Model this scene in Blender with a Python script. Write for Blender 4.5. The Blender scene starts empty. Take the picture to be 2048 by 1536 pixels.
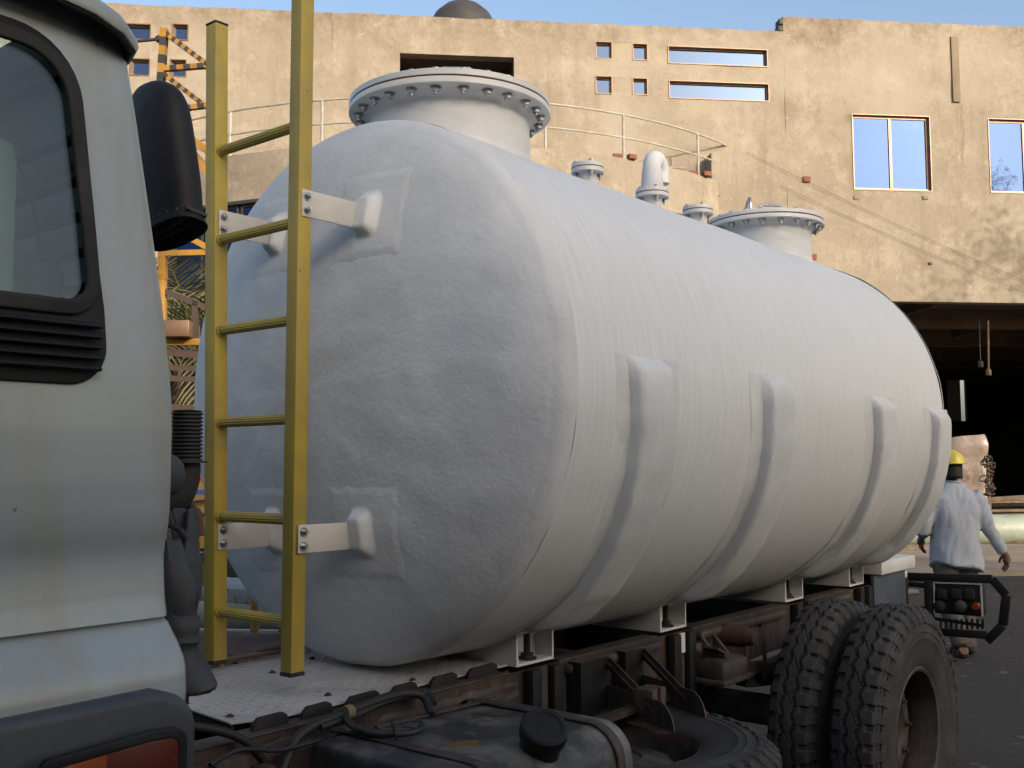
import bpy, bmesh, math, random
from mathutils import Vector, Matrix, noise
random.seed(7)
scn=bpy.context.scene; col=scn.collection
PI=math.pi
# ------------------------------------------------------------------ camera
FPX=2067.0; YAW=0.6903; PITCH=0.0784; ROLL=-0.0044; HC=1.6438
_c,_s=math.cos(YAW),math.sin(YAW)
FH=Vector((_c,_s,0)); RH=Vector((_s,-_c,0)); UZ=Vector((0,0,1))
F2=math.cos(PITCH)*FH+math.sin(PITCH)*UZ; U2=-math.sin(PITCH)*FH+math.cos(PITCH)*UZ
R3=math.cos(ROLL)*RH+math.sin(ROLL)*U2; U3=-math.sin(ROLL)*RH+math.cos(ROLL)*U2
CP=Vector((0,0,HC))
cam=bpy.data.cameras.new('camera'); co=bpy.data.objects.new('camera',cam); col.objects.link(co)
m=Matrix((R3,U3,-F2)).transposed().to_4x4(); m.translation=CP; co.matrix_world=m
cam.sensor_width=36; cam.lens=FPX/2048*36; cam.clip_start=.05; cam.clip_end=3000
scn.camera=co
# ------------------------------------------------------------------ light
SUN_EL=math.radians(19); SUN_AZ=Vector((-.256,-.967,0)).normalized()
w=bpy.data.worlds.new('World'); scn.world=w; w.use_nodes=True
nt=w.node_tree; bg=nt.nodes['Background']; sky=nt.nodes.new('ShaderNodeTexSky')
sky.sky_type='NISHITA'; sky.sun_disc=False; sky.sun_elevation=SUN_EL
sky.sun_rotation=math.atan2(SUN_AZ.x,SUN_AZ.y); sky.air_density=1.0; sky.dust_density=4.6; sky.ozone_density=1.1
nt.links.new(sky.outputs[0],bg.inputs[0]); bg.inputs[1].default_value=0.15
sl=bpy.data.lights.new('sun','SUN'); sl.energy=2.0; sl.angle=math.radians(.5); sl.color=(1,.91,.80)
so=bpy.data.objects.new('sun',sl); col.objects.link(so)
sd=SUN_AZ*math.cos(SUN_EL)+UZ*math.sin(SUN_EL)
so.rotation_euler=sd.to_track_quat('Z','Y').to_euler(); so.location=sd*60
scn.view_settings.view_transform='Standard'; scn.view_settings.look='None'
scn.view_settings.exposure=0.93; scn.view_settings.gamma=1; scn.view_settings.use_curve_mapping=False

# ------------------------------------------------------------------ helpers
def at(px,py,ax,val):
    v=F2+R3*((px-1024)/FPX)-U3*((py-768)/FPX)
    return CP+v*((val-CP[ax])/v[ax])
def dep(px,py,d):
    return CP+(F2+R3*((px-1024)/FPX)-U3*((py-768)/FPX))*d
def link(name,me,mt=None,parent=None):
    o=bpy.data.objects.new(name,me); col.objects.link(o)
    if mt is not None and me is not None: me.materials.append(mt)
    if parent is not None: o.parent=parent
    return o
def tag(o,label=None,cat=None,group=None,kind=None):
    if label: o['label']=label
    if cat: o['category']=cat
    if group: o['group']=group
    if kind: o['kind']=kind
    return o
def empty(name,loc=(0,0,0),label=None,cat=None,group=None,rz=0):
    o=bpy.data.objects.new(name,None); col.objects.link(o); o.location=loc; o.rotation_euler=(0,0,rz)
    o.empty_display_size=.1
    return tag(o,label,cat,group)
def copy_tree(o,parent=None):
    c=o.copy(); col.objects.link(c); c.parent=parent
    for ch in [x for x in o.children]: copy_tree(ch,c)
    return c
class MB:
    def __init__(s): s.bm=bmesh.new()
    def box(s,lo,hi,rot=None,bev=0):
        lo=Vector(lo);hi=Vector(hi); c=(lo+hi)/2; d=hi-lo
        M=Matrix.Translation(c)
        if rot is not None: M=M@rot.to_4x4()
        r=bmesh.ops.create_cube(s.bm,size=1,matrix=M@Matrix.Diagonal((abs(d.x),abs(d.y),abs(d.z),1)))
        if bev>0:
            vs=r['verts']; es=list({e for v in vs for e in v.link_edges})
            bmesh.ops.bevel(s.bm,geom=es,offset=bev,segments=2,profile=.5,affect='EDGES',clamp_overlap=True)
        return s
    def bar(s,a,b,w,h,up=UZ,bev=0):   # rectangular bar a->b, w across, h along up
        a=Vector(a);b=Vector(b); z=(b-a).normalized(); x=up.cross(z)
        if x.length<1e-5: x=Vector((1,0,0)).cross(z)
        x.normalize(); y=z.cross(x)
        M=Matrix((x,y,z)).transposed().to_4x4(); M.translation=(a+b)/2
        r=bmesh.ops.create_cube(s.bm,size=1,matrix=M@Matrix.Diagonal((w,h,(b-a).length,1)))
        if bev>0:
            es=list({e for v in r['verts'] for e in v.link_edges})
            bmesh.ops.bevel(s.bm,geom=es,offset=bev,segments=2,profile=.5,affect='EDGES',clamp_overlap=True)
        return s
    def tube(s,pts,r,n=10,cap=True,prof=None):
        pts=[Vector(p) for p in pts]; rs=r if isinstance(r,(list,tuple)) else [r]*len(pts)
        t=[]
        for i in range(len(pts)):
            d=(pts[min(i+1,len(pts)-1)]-pts[max(i-1,0)]); t.append(d.normalized())
        x=t[0].orthogonal().normalized(); rings=[]
        for i,p in enumerate(pts):
            if i: 
                x=(x-t[i]*x.dot(t[i]))
                x=x.normalized() if x.length>1e-6 else t[i].orthogonal().normalized()
            y=t[i].cross(x); ring=[]
            for k in range(n):
                a=2*PI*k/n; q=rs[i]*(prof(k,n) if prof else 1)
                ring.append(s.bm.verts.new(p+x*math.cos(a)*q+y*math.sin(a)*q))
            rings.append(ring)
        for i in range(len(rings)-1):
            for k in range(n):
                s.bm.faces.new((rings[i][k],rings[i][(k+1)%n],rings[i+1][(k+1)%n],rings[i+1][k]))
        if cap:
            s.bm.faces.new(rings[0][::-1]); s.bm.faces.new(rings[-1])
        return s
    def lathe(s,o,axis,prof,n=32,closed=False):   # prof: (t along axis, r)
        o=Vector(o); z=Vector(axis).normalized(); x=z.orthogonal().normalized(); y=z.cross(x); rings=[]
        for t,r in prof:
            if r<1e-6: rings.append([s.bm.verts.new(o+z*t)]); continue
            rings.append([s.bm.verts.new(o+z*t+x*math.cos(2*PI*k/n)*r+y*math.sin(2*PI*k/n)*r) for k in range(n)])
        pr=list(zip(rings[:-1],rings[1:]))
        if closed: pr.append((rings[-1],rings[0]))
        for A,B in pr:
            for k in range(n):
                k2=(k+1)%n
                if len(A)==1 and len(B)==1: continue
                if len(A)==1: s.bm.faces.new((A[0],B[k2],B[k]))
                elif len(B)==1: s.bm.faces.new((A[k],A[k2],B[0]))
                else: s.bm.faces.new((A[k],A[k2],B[k2],B[k]))
        return s
    def prism(s,poly,d,bev=0):   # poly: list of 3D points (planar), d: extrude vector
        d=Vector(d); a=[s.bm.verts.new(Vector(p)) for p in poly]; b=[s.bm.verts.new(Vector(p)+d) for p in poly]
        n=len(a); fs=[s.bm.faces.new(a[::-1]),s.bm.faces.new(b)]
        for i in range(n): fs.append(s.bm.faces.new((a[i],a[(i+1)%n],b[(i+1)%n],b[i])))
        if bev>0:
            es=list({e for f in fs for e in f.edges})
            bmesh.ops.bevel(s.bm,geom=es,offset=bev,segments=2,profile=.5,affect='EDGES',clamp_overlap=True)
        return s
    def grid(s,fn,nu,nv,wrap=False):
        V=[[s.bm.verts.new(fn(i/(nu-1 if not wrap else nu),j/(nv-1))) for j in range(nv)] for i in range(nu)]
        R=range(nu) if wrap else range(nu-1)
        for i in R:
            for j in range(nv-1):
                s.bm.faces.new((V[i][j],V[(i+1)%nu][j],V[(i+1)%nu][j+1],V[i][j+1]))
        return s
    def ico(s,c,r,sub=2,sc=(1,1,1)):
        bmesh.ops.create_icosphere(s.bm,subdivisions=sub,radius=r,matrix=Matrix.Translation(Vector(c))@Matrix.Diagonal((*sc,1))); return s
    def hexbolt(s,c,axis,r=.014,h=.01,stud=.0,washer=True):
        c=Vector(c); ax=Vector(axis).normalized()
        if washer: s.lathe(c,ax,[(0,0),(0,r*1.45),(.003,r*1.45),(.003,0)],14)
        s.lathe(c+ax*.003,ax,[(0,0),(0,r),(h*.85,r),(h,r*.85),(h,0)],6)
        if stud>0: s.lathe(c+ax*(.003+h),ax,[(0,0),(0,r*.55),(stud,r*.5),(stud,0)],10)
        return s
    def build(s,name,mt,parent=None,smooth=35,rec=True):
        if rec: bmesh.ops.recalc_face_normals(s.bm,faces=s.bm.faces)
        me=bpy.data.meshes.new(name); s.bm.to_mesh(me); s.bm.free()
        if smooth:
            me.polygons.foreach_set('use_smooth',[True]*len(me.polygons))
            try: me.set_sharp_from_angle(angle=math.radians(smooth))
            except Exception: pass
        return link(name,me,mt,parent)
def rpoly(pts,n=6):     # [(x,y,r)] -> rounded outline
    out=[]; N=len(pts)
    for i in range(N):
        x,y,r=pts[i]; p=Vector((x,y)); a=Vector(pts[i-1][:2])-p; b=Vector(pts[(i+1)%N][:2])-p
        if r<=0: out.append((x,y)); continue
        a.normalize(); b.normalize(); ang=a.angle(b); t=r/math.tan(ang/2)
        c=p+(a+b).normalized()*(r/math.sin(ang/2)); p1=p+a*t; p2=p+b*t
        a1=math.atan2(*(p1-c).yx); a2=math.atan2(*(p2-c).yx); d=(a2-a1+PI)%(2*PI)-PI
        for k in range(n+1): 
            aa=a1+d*k/n; out.append((c.x+r*math.cos(aa),c.y+r*math.sin(aa)))
    return out
def plate(name,loops,fn,depth,mt,parent,bevel=0.,ndir=None,smooth=35):
    """loops: closed 2-D outlines (the first outer, others holes); fn(u,v,w)->world"""
    cu=bpy.data.curves.new('c','CURVE'); cu.dimensions='2D'; cu.fill_mode='BOTH'; cu.extrude=depth/2-bevel; cu.bevel_depth=bevel; cu.bevel_resolution=2
    for L in loops:
        sp=cu.splines.new('POLY'); sp.points.add(len(L)-1)
        for i,(a,b) in enumerate(L): sp.points[i].co=(a,b,0,1)
        sp.use_cyclic_u=True
    o=bpy.data.objects.new('c',cu); col.objects.link(o)
    me=bpy.data.meshes.new_from_object(o.evaluated_get(bpy.context.evaluated_depsgraph_get()))
    bpy.data.objects.remove(o)
    for v in me.vertices: v.co=fn(v.co.x,v.co.y,v.co.z)
    bm=bmesh.new(); bm.from_mesh(me); bmesh.ops.remove_doubles(bm,verts=bm.verts,dist=1e-5); bmesh.ops.recalc_face_normals(bm,faces=bm.faces); bm.to_mesh(me); bm.free()
    me.name=name; me.materials.clear()
    me.polygons.foreach_set('use_smooth',[True]*len(me.polygons)); me.set_sharp_from_angle(angle=math.radians(smooth))
    return link(name,me,mt,parent)

# ------------------------------------------------------------------ materials
def mat(name,base,c2=None,rough=.6,metal=0,ns=4.,nmix=1.,streak=None,streak_s=(14,14,.8),dirt=None,dirt_s=2.,dirt_amt=.5,spots=None,spot_s=30.,spot_t=.68,
        bump=0.,bs=60.,bdist=.01,bump2=0.,bs2=8.,rvar=.1,spec=.5,trans=0,ior=1.45,coat=0,wave=None,stretch=None,emit=None):
    dim=lambda c:tuple(v*.85 for v in c[:3]) if c else c     # keeps the whole palette in step with the exposure
    base,c2,streak,dirt,spots=map(dim,(base,c2,streak,dirt,spots))
    m=bpy.data.materials.new(name); m.use_nodes=True; nt=m.node_tree; N=nt.nodes; L=nt.links
    b=N['Principled BSDF']; b.inputs['Metallic'].default_value=metal; b.inputs['Specular IOR Level'].default_value=spec
    b.inputs['Transmission Weight'].default_value=trans; b.inputs['IOR'].default_value=ior; b.inputs['Coat Weight'].default_value=coat
    b.inputs['Coat Roughness'].default_value=.15
    tc=N.new('ShaderNodeTexCoord'); gm=N.new('ShaderNodeNewGeometry'); src=tc.outputs['Object']
    if stretch:
        mp=N.new('ShaderNodeMapping'); mp.inputs['Scale'].default_value=stretch; L.new(src,mp.inputs[0]); src=mp.outputs[0]
    def noi(scale,detail=6,rough_=.6,s=None):
        n=N.new('ShaderNodeTexNoise'); n.inputs['Scale'].default_value=scale; n.inputs['Detail'].default_value=detail; n.inputs['Roughness'].default_value=rough_
        L.new(s or src,n.inputs['Vector']); return n.outputs['Fac']
    def ramp(f,a,bb):
        r=N.new('ShaderNodeMapRange'); r.inputs['From Min'].default_value=a; r.inputs['From Max'].default_value=bb; r.clamp=True; L.new(f,r.inputs[0]); return r.outputs[0]
    def mix(f,A,B,amt=1.):
        x=N.new('ShaderNodeMix'); x.data_type='RGBA'
        if amt!=1.:
            q=N.new('ShaderNodeMath'); q.operation='MULTIPLY'; q.inputs[1].default_value=amt; L.new(f,q.inputs[0]); f=q.outputs[0]
        L.new(f,x.inputs[0])
        for k,v in ((6,A),(7,B)):
            if isinstance(v,(tuple,list)): x.inputs[k].default_value=(*v,1)
            else: L.new(v,x.inputs[k])
        return x.outputs[2]
    c=tuple(base)
    if c2: c=mix(ramp(noi(ns),.35,.65),c,c2,nmix)
    if streak:
        mp=N.new('ShaderNodeMapping'); mp.inputs['Scale'].default_value=streak_s; L.new(tc.outputs['Object'],mp.inputs[0])
        c=mix(ramp(noi(1,4,.6,mp.outputs[0]),.5,.72),c,streak,.8)
    if dirt: c=mix(ramp(noi(dirt_s,8,.7),.48,.72),c,dirt,dirt_amt)
    if spots: c=mix(ramp(noi(spot_s,3,.5),spot_t,spot_t+.04),c,spots)
    if isinstance(c,tuple): b.inputs['Base Color'].default_value=(*c,1)
    else: L.new(c,b.inputs['Base Color'])
    if rvar>0 and rough>.05:
        q=N.new('ShaderNodeMapRange'); q.inputs['To Min'].default_value=max(0,rough-rvar); q.inputs['To Max'].default_value=min(1,rough+rvar); L.new(noi(ns*3),q.inputs[0]); L.new(q.outputs[0],b.inputs['Roughness'])
    else: b.inputs['Roughness'].default_value=rough
    nrm=None
    for st,sc in ((bump2,bs2),(bump,bs)):
        if st>0:
            bp=N.new('ShaderNodeBump'); bp.inputs['Strength'].default_value=st; bp.inputs['Distance'].default_value=bdist
            L.new(noi(sc,5,.65),bp.inputs['Height'])
            if nrm: L.new(nrm,bp.inputs['Normal'])
            nrm=bp.outputs[0]
    if nrm: L.new(nrm,b.inputs['Normal'])
    if emit: b.inputs['Emission Color'].default_value=(*emit[:3],1); b.inputs['Emission Strength'].default_value=emit[3]
    return m
M={}
M['gel']=mat('white_gelcoat',(.70,.715,.73),(.58,.60,.62),rough=.58,ns=2.6,bump=.4,bs=42,bdist=.005,bump2=.5,bs2=13,dirt=(.47,.47,.46),dirt_s=2.1,dirt_amt=.4,rvar=.12)
M['gelcyl']=mat('wound_gelcoat',(.72,.735,.75),(.65,.665,.68),rough=.38,ns=2.0,dirt=(.56,.56,.555),dirt_s=1.6,dirt_amt=.5,bump=.09,bs=1.,bdist=.006,stretch=(42,2.2,2.2),bump2=.25,bs2=.4,rvar=.08)
M['gelsmooth']=mat('smooth_gelcoat',(.72,.72,.71),(.64,.64,.63),rough=.35,ns=5,bump=.15,bs=60,bdist=.003)
M['yellow']=mat('yellow_pultruded_frp',(.45,.35,.045),(.36,.275,.055),rough=.55,ns=3,streak=(.38,.28,.09),streak_s=(30,30,1.2),dirt=(.22,.17,.06),dirt_s=7,dirt_amt=.4,bump=.1,bs=90,bdist=.002,spots=(.1,.08,.03),spot_s=55,spot_t=.74)
M['bracket']=mat('offwhite_painted_steel',(.60,.585,.55),(.52,.51,.48),rough=.5,ns=8,bump=.1,bs=80,bdist=.002)
M['bolt']=mat('galvanised_bolt',(.55,.56,.58),(.35,.35,.36),rough=.3,metal=.9,ns=60)
M['gasket']=mat('red_gasket',(.10,.022,.018),rough=.8)
M['black']=mat('black_rubber',(.012,.012,.013),(.02,.02,.021),rough=.75,ns=12,dirt=(.07,.065,.06),dirt_s=3,dirt_amt=.35,bump=.15,bs=120,bdist=.002)
M['blackpl']=mat('black_plastic',(.008,.008,.009),(.014,.014,.015),rough=.6,spec=.3,ns=9,dirt=(.04,.04,.04),dirt_s=5,dirt_amt=.25,bump=.08,bs=150,bdist=.001)
M['tyre']=mat('tyre_rubber',(.020,.020,.021),(.034,.033,.032),rough=.8,ns=7,dirt=(.10,.095,.085),dirt_s=6,dirt_amt=.45,bump=.25,bs=90,bdist=.003)
M['cab']=mat('pale_cab_paint',(.33,.375,.385),(.295,.335,.34),rough=.30,ns=1.5,streak=(.28,.27,.21),streak_s=(9,9,1.2),dirt=(.24,.235,.19),dirt_s=3.4,dirt_amt=.35,spots=(.10,.085,.05),spot_s=21,spot_t=.735,bump=.03,bs=30,bdist=.002,coat=.3)
M['grime']=mat('chassis_black',(.022,.021,.021),(.05,.045,.042),rough=.65,ns=6,streak=(.13,.055,.028),streak_s=(28,28,1.0),dirt=(.12,.10,.085),dirt_s=5,dirt_amt=.45,bump=.4,bs=40,bdist=.005)
M['rust']=mat('streaked_rusty_web',(.030,.024,.022),(.060,.030,.022),rough=.7,ns=3.5,streak=(.13,.085,.045),streak_s=(19,19,1.6),dirt=(.012,.012,.013),dirt_s=2.6,dirt_amt=.9,bump=.4,bs=50,bdist=.004)
M['fuel']=mat('dusty_black_tank',(.020,.021,.024),(.04,.042,.046),rough=.5,ns=5,dirt=(.26,.25,.23),dirt_s=4.5,dirt_amt=.75,streak=(.10,.098,.09),streak_s=(4,9,4),spots=(.16,.085,.025),spot_s=6,spot_t=.66,bump=.2,bs=30,bdist=.004,bump2=.2,bs2=6)
M['deck']=None
M['trim']=mat('fender_plastic',(.034,.042,.052),(.046,.053,.062),rough=.5,ns=4,dirt=(.10,.095,.085),dirt_s=4,dirt_amt=.4,bump=.1,bs=120,bdist=.001)
M['glass_cab']=mat('tinted_cab_glass',(.82,.88,.90),rough=.02,trans=1,ior=1.45,rvar=0)
M['mirror_glass']=mat('reflective_window_glass',(.019,.037,.095),rough=.03,metal=.9,rvar=0,bump2=.04,bs2=1.2,bdist=.05)
M['lampred']=mat('red_lens',(.10,.012,.007),rough=.25,rvar=0,coat=.6,bump=.3,bs=200,bdist=.001)
M['lampor']=mat('amber_lens',(.26,.045,.006),rough=.25,rvar=0,coat=.6,bump=.3,bs=200,bdist=.001)
M['plaster']=None
M['lit_strip']=mat('lit_strip_concrete',(.30,.25,.19),(.23,.19,.15),rough=.9,ns=.8,dirt=(.16,.135,.11),dirt_s=1.6,dirt_amt=.7,bump=.4,bs=9,bdist=.02)  # sunlit ground put into a pale tan base
M['small_glass']=mat('pale_window_glass',(.055,.085,.155),rough=.03,metal=.9,rvar=0)
M['steelw']=mat('pale_galvanised_rail',(.42,.40,.36),(.3,.27,.23),rough=.55,ns=6)
M['winframe']=mat('bronze_aluminium',(.25,.145,.085),(.2,.115,.07),rough=.4,metal=.3,ns=6)
M['concrete']=mat('grey_concrete',(.30,.27,.23),(.22,.20,.17),rough=.9,ns=5,bump=.4,bs=20,bdist=.02)
M['brick']=mat('red_brick',(.24,.085,.05),(.15,.06,.04),rough=.9,ns=9,bump=.4,bs=40,bdist=.01)
M['darkhall']=mat('dark_hall',(.085,.06,.048),(.055,.042,.034),rough=.95,ns=1)  # gloom of the hall put into a dark brown base
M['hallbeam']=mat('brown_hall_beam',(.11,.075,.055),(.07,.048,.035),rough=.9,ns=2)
M['scafy']=mat('orange_yellow_paint',(.48,.24,.03),(.36,.18,.03),rough=.5,ns=5,dirt=(.15,.07,.02),dirt_s=5,dirt_amt=.5,spots=(.10,.05,.025),spot_s=14,spot_t=.7)
M['stripeb']=mat('black_stripe_paint',(.03,.028,.028),(.05,.045,.04),rough=.6,ns=9)
M['palm']=mat('palm_leaf',(.13,.14,.045),(.20,.18,.09),rough=.6,ns=4,dirt=(.26,.21,.12),dirt_s=3,dirt_amt=.5)
M['bark']=mat('palm_bark',(.12,.09,.06),(.07,.055,.04),rough=.95,ns=6,bump=.6,bs=12,bdist=.05)
M['leaf']=mat('tree_leaf',(.05,.085,.03),(.035,.06,.02),rough=.6,ns=3)
M['pipe']=mat('pale_green_grp_pipe',(.34,.38,.30),(.27,.31,.25),rough=.5,ns=2,dirt=(.2,.19,.14),dirt_s=2,dirt_amt=.5)
M['plank']=mat('worn_plank',(.20,.14,.09),(.11,.08,.055),rough=.9,ns=6,bump=.4,bs=30,bdist=.01)
M['wrap']=mat('plastic_wrapped_crate',(.27,.20,.16),(.21,.16,.125),rough=.45,ns=4,bump=.35,bs=2.2,bdist=.12,coat=.5)
M['rustsheet']=mat('rusty_sheet',(.10,.055,.042),(.07,.045,.038),rough=.85,ns=6,bump=.3,bs=25,bdist=.005)
M['shirt']=mat('pale_blue_grey_shirt',(.41,.445,.50),(.37,.40,.455),rough=.9,ns=5,bump=.12,bs=30,bdist=.01,spec=.15)
M['trouser']=mat('grey_khaki_trousers',(.12,.105,.09),(.09,.08,.07),rough=.95,ns=6,bump=.4,bs=9,bdist=.03,spec=.1)
M['skin']=mat('brown_skin',(.13,.06,.038),(.11,.05,.032),rough=.55,ns=9)
M['hair']=mat('black_hair',(.008,.007,.007),rough=.6)
M['helmet']=mat('yellow_helmet_shell',(.72,.56,.03),rough=.3,rvar=0,coat=.3)
M['white']=mat('white_sticker',(.7,.7,.68),rough=.5)
M['seat']=mat('cream_seat_fabric',(.40,.36,.27),(.34,.30,.22),rough=.9,ns=9)
M['busyel']=mat('ochre_panel',(.42,.24,.06),(.36,.20,.05),rough=.5,ns=3)
M['red']=mat('red_stripe_paint',(.5,.03,.02),rough=.5)
M['blue']=mat('blue_stripe_paint',(.03,.13,.42),rough=.5)
M['whitestep']=mat('paint_splashed_step',(.42,.42,.40),(.3,.3,.29),rough=.8,ns=15,spots=(.08,.08,.08),spot_s=30,spot_t=.62,bump=.3,bs=40,bdist=.005)
M['canvas']=mat('grey_rubber_boot',(.028,.032,.038),(.045,.05,.055),rough=.7,ns=6,dirt=(.12,.12,.12),dirt_s=5,dirt_amt=.3,bump=.3,bs=14,bdist=.01)
M['waterdome']=mat('brown_plastic_roof_tank',(.040,.036,.035),(.055,.048,.045),rough=.5,ns=3)
M['blackwire']=mat('black_cable',(.015,.015,.015),rough=.6)
M['tape']=mat('buff_tape',(.16,.13,.08),rough=.8)
M['wallback']=mat('shade_building_plaster',(.38,.33,.26),(.30,.26,.2),rough=.9,ns=.6)

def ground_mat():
    m=mat('darkened_packed_earth',(.038,.035,.032),(.026,.025,.023),rough=.9,ns=.35,dirt=(.028,.026,.025),dirt_s=.9,dirt_amt=.7,spots=(.12,.105,.09),spot_s=5,spot_t=.66,bump=.5,bs=14,bdist=.03,bump2=.6,bs2=1.3)  # base darkened for the yard's shade; the lit strip has its own slab
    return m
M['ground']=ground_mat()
def deck_mat():
    m=mat('white_checker_plate',(.48,.475,.47),(.41,.405,.40),rough=.55,ns=4,dirt=(.24,.215,.19),dirt_s=3.5,dirt_amt=.6,spots=(.13,.085,.05),spot_s=26,spot_t=.69)
    return m
M['deck']=deck_mat()
def plaster_mat():
    m=bpy.data.materials.new('sunlit_ochre_plaster'); m.use_nodes=True; nt=m.node_tree; N=nt.nodes; L=nt.links
    b=N['Principled BSDF']; b.inputs['Roughness'].default_value=.92; b.inputs['Specular IOR Level'].default_value=.15
    tc=N.new('ShaderNodeTexCoord')
    def mp(s):
        q=N.new('ShaderNodeMapping'); q.inputs['Scale'].default_value=s; L.new(tc.outputs['Object'],q.inputs[0]); return q.outputs[0]
    def noi(v,s,d=8,r=.65,dist=0):
        n=N.new('ShaderNodeTexNoise'); n.inputs['Scale'].default_value=s; n.inputs['Detail'].default_value=d; n.inputs['Roughness'].default_value=r; n.inputs['Distortion'].default_value=dist
        L.new(v,n.inputs['Vector']); return n.outputs['Fac']
    def rng(f,a,c,t0=0,t1=1):
        r=N.new('ShaderNodeMapRange'); r.inputs[1].default_value=a; r.inputs[2].default_value=c; r.inputs[3].default_value=t0; r.inputs[4].default_value=t1; r.clamp=True; L.new(f,r.inputs[0]); return r.outputs[0]
    def mix(f,A,B):
        x=N.new('ShaderNodeMix'); x.data_type='RGBA'; L.new(f,x.inputs[0])
        for k,v in ((6,A),(7,B)):
            if isinstance(v,tuple): x.inputs[k].default_value=(*v,1)
            else: L.new(v,x.inputs[k])
        return x.outputs[2]
    o=mp((1,1,1))
    c=mix(rng(noi(o,.32),.38,.62),(.275,.238,.185),(.23,.195,.15))
    c=mix(rng(noi(o,1.1,9,.7),.5,.70,0,.75),c,(.36,.315,.25))      # pale bloom
    c=mix(rng(noi(o,.8,10,.74,.3),.54,.70,0,.65),c,(.165,.13,.095))     # damp stains
    c=mix(rng(noi(mp((2.2,2.2,.25)),1.,6,.6),.54,.74,0,.55),c,(.165,.125,.09)) # runs
    # stain band under the parapet: object z is height
    sx=N.new('ShaderNodeSeparateXYZ'); L.new(tc.outputs['Object'],sx.inputs[0])
    band=rng(sx.outputs[2],11.8,12.9); nz=rng(noi(o,2.6,9,.75),.40,.60)
    mu=N.new('ShaderNodeMath'); mu.operation='MULTIPLY'; L.new(band,mu.inputs[0]); L.new(nz,mu.inputs[1])
    c=mix(mu.outputs[0],c,(.15,.115,.085))
    c=mix(rng(noi(o,7,8,.7),.54,.66,0,.6),c,(.19,.15,.11)); c=mix(rng(noi(o,3.1,9,.75),.56,.66,0,.5),c,(.37,.325,.26)); c=mix(rng(noi(o,.22,4,.6),.52,.60,0,.4),c,(.34,.30,.24))
    L.new(c,b.inputs['Base Color'])
    bp=N.new('ShaderNodeBump'); bp.inputs['Strength'].default_value=.6; bp.inputs['Distance'].default_value=.03
    L.new(noi(o,5,10,.7),bp.inputs['Height']); L.new(bp.outputs[0],b.inputs['Normal'])
    return m
M['plaster']=plaster_mat()
M['patch']=mat('damp_plaster_patch',(.24,.195,.14),(.20,.16,.115),rough=.95,ns=2,bump=.4,bs=12,bdist=.02)

def thin_glass():
    m=bpy.data.materials.new('thin_tinted_glass'); m.use_nodes=True; nt=m.node_tree; N=nt.nodes; L=nt.links; N.remove(N['Principled BSDF'])
    t=N.new('ShaderNodeBsdfTransparent'); t.inputs[0].default_value=(.72,.84,.88,1); g=N.new('ShaderNodeBsdfGlossy'); g.inputs['Roughness'].default_value=.02; g.inputs[0].default_value=(.9,.95,1,1)
    x=N.new('ShaderNodeMixShader'); x.inputs[0].default_value=.03; L.new(t.outputs[0],x.inputs[1]); L.new(g.outputs[0],x.inputs[2]); L.new(x.outputs[0],N['Material Output'].inputs[0]); return m
M['glass_cab']=thin_glass()

def dusty_pane():
    m=bpy.data.materials.new('dusty_translucent_pane'); m.use_nodes=True; nt=m.node_tree; N=nt.nodes; L=nt.links; N.remove(N['Principled BSDF'])
    t=N.new('ShaderNodeBsdfTranslucent'); t.inputs[0].default_value=(.16,.13,.09,1); L.new(t.outputs[0],N['Material Output'].inputs[0]); return m
M['dusty']=dusty_pane()
# ================================================================== SETTING
def sheet(name,mt,x0,x1,y0,y1,z,n=2,amp=0):
    b=MB(); b.grid(lambda u,v:Vector((x0+(x1-x0)*u,y0+(y1-y0)*v,z+amp*(noise.noise(Vector(((x0+(x1-x0)*u)*.35,(y0+(y1-y0)*v)*.35,3)))))),n,n)
    return b.build(name,mt,None,smooth=60)
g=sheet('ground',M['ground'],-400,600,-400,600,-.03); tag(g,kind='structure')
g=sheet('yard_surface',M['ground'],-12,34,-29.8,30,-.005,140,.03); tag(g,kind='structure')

# ================================================================== FACTORY FACADE
_th=math.radians(6.2166)
UF=(RH*math.cos(_th)+FH*math.sin(_th)).normalized(); NF=Vector((UF.y,-UF.x,0))
if NF.dot(FH)<0: NF=-NF      # NF points into the building
P0=FH*25
def fw(u,v,w=0): return P0+UF*u+UZ*v+NF*w
def fpx(px,py,off=0):       # image point -> (u,v) on the facade plane (or a plane parallel to it)
    d=F2+R3*((px-1024)/FPX)-U3*((py-768)/FPX); t=((P0+NF*off-CP).dot(NF))/d.dot(NF); P=CP+d*t
    return ((P-P0).dot(UF),P.z)
bld=empty('factory_building',P0,'sunlit ochre plastered factory with small windows, a curved bay and a dark gate','building')
ROT=Matrix((UF,NF,UZ)).transposed()
bld.rotation_euler=ROT.to_euler()
BI=(Matrix.Translation(P0)@ROT.to_4x4()).inverted()
def bpart(mb_,name,mt,parent=bld,**k):    # mesh built in (u,w,v) local coordinates
    return mb_.build(name,mt,parent,**k)
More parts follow.
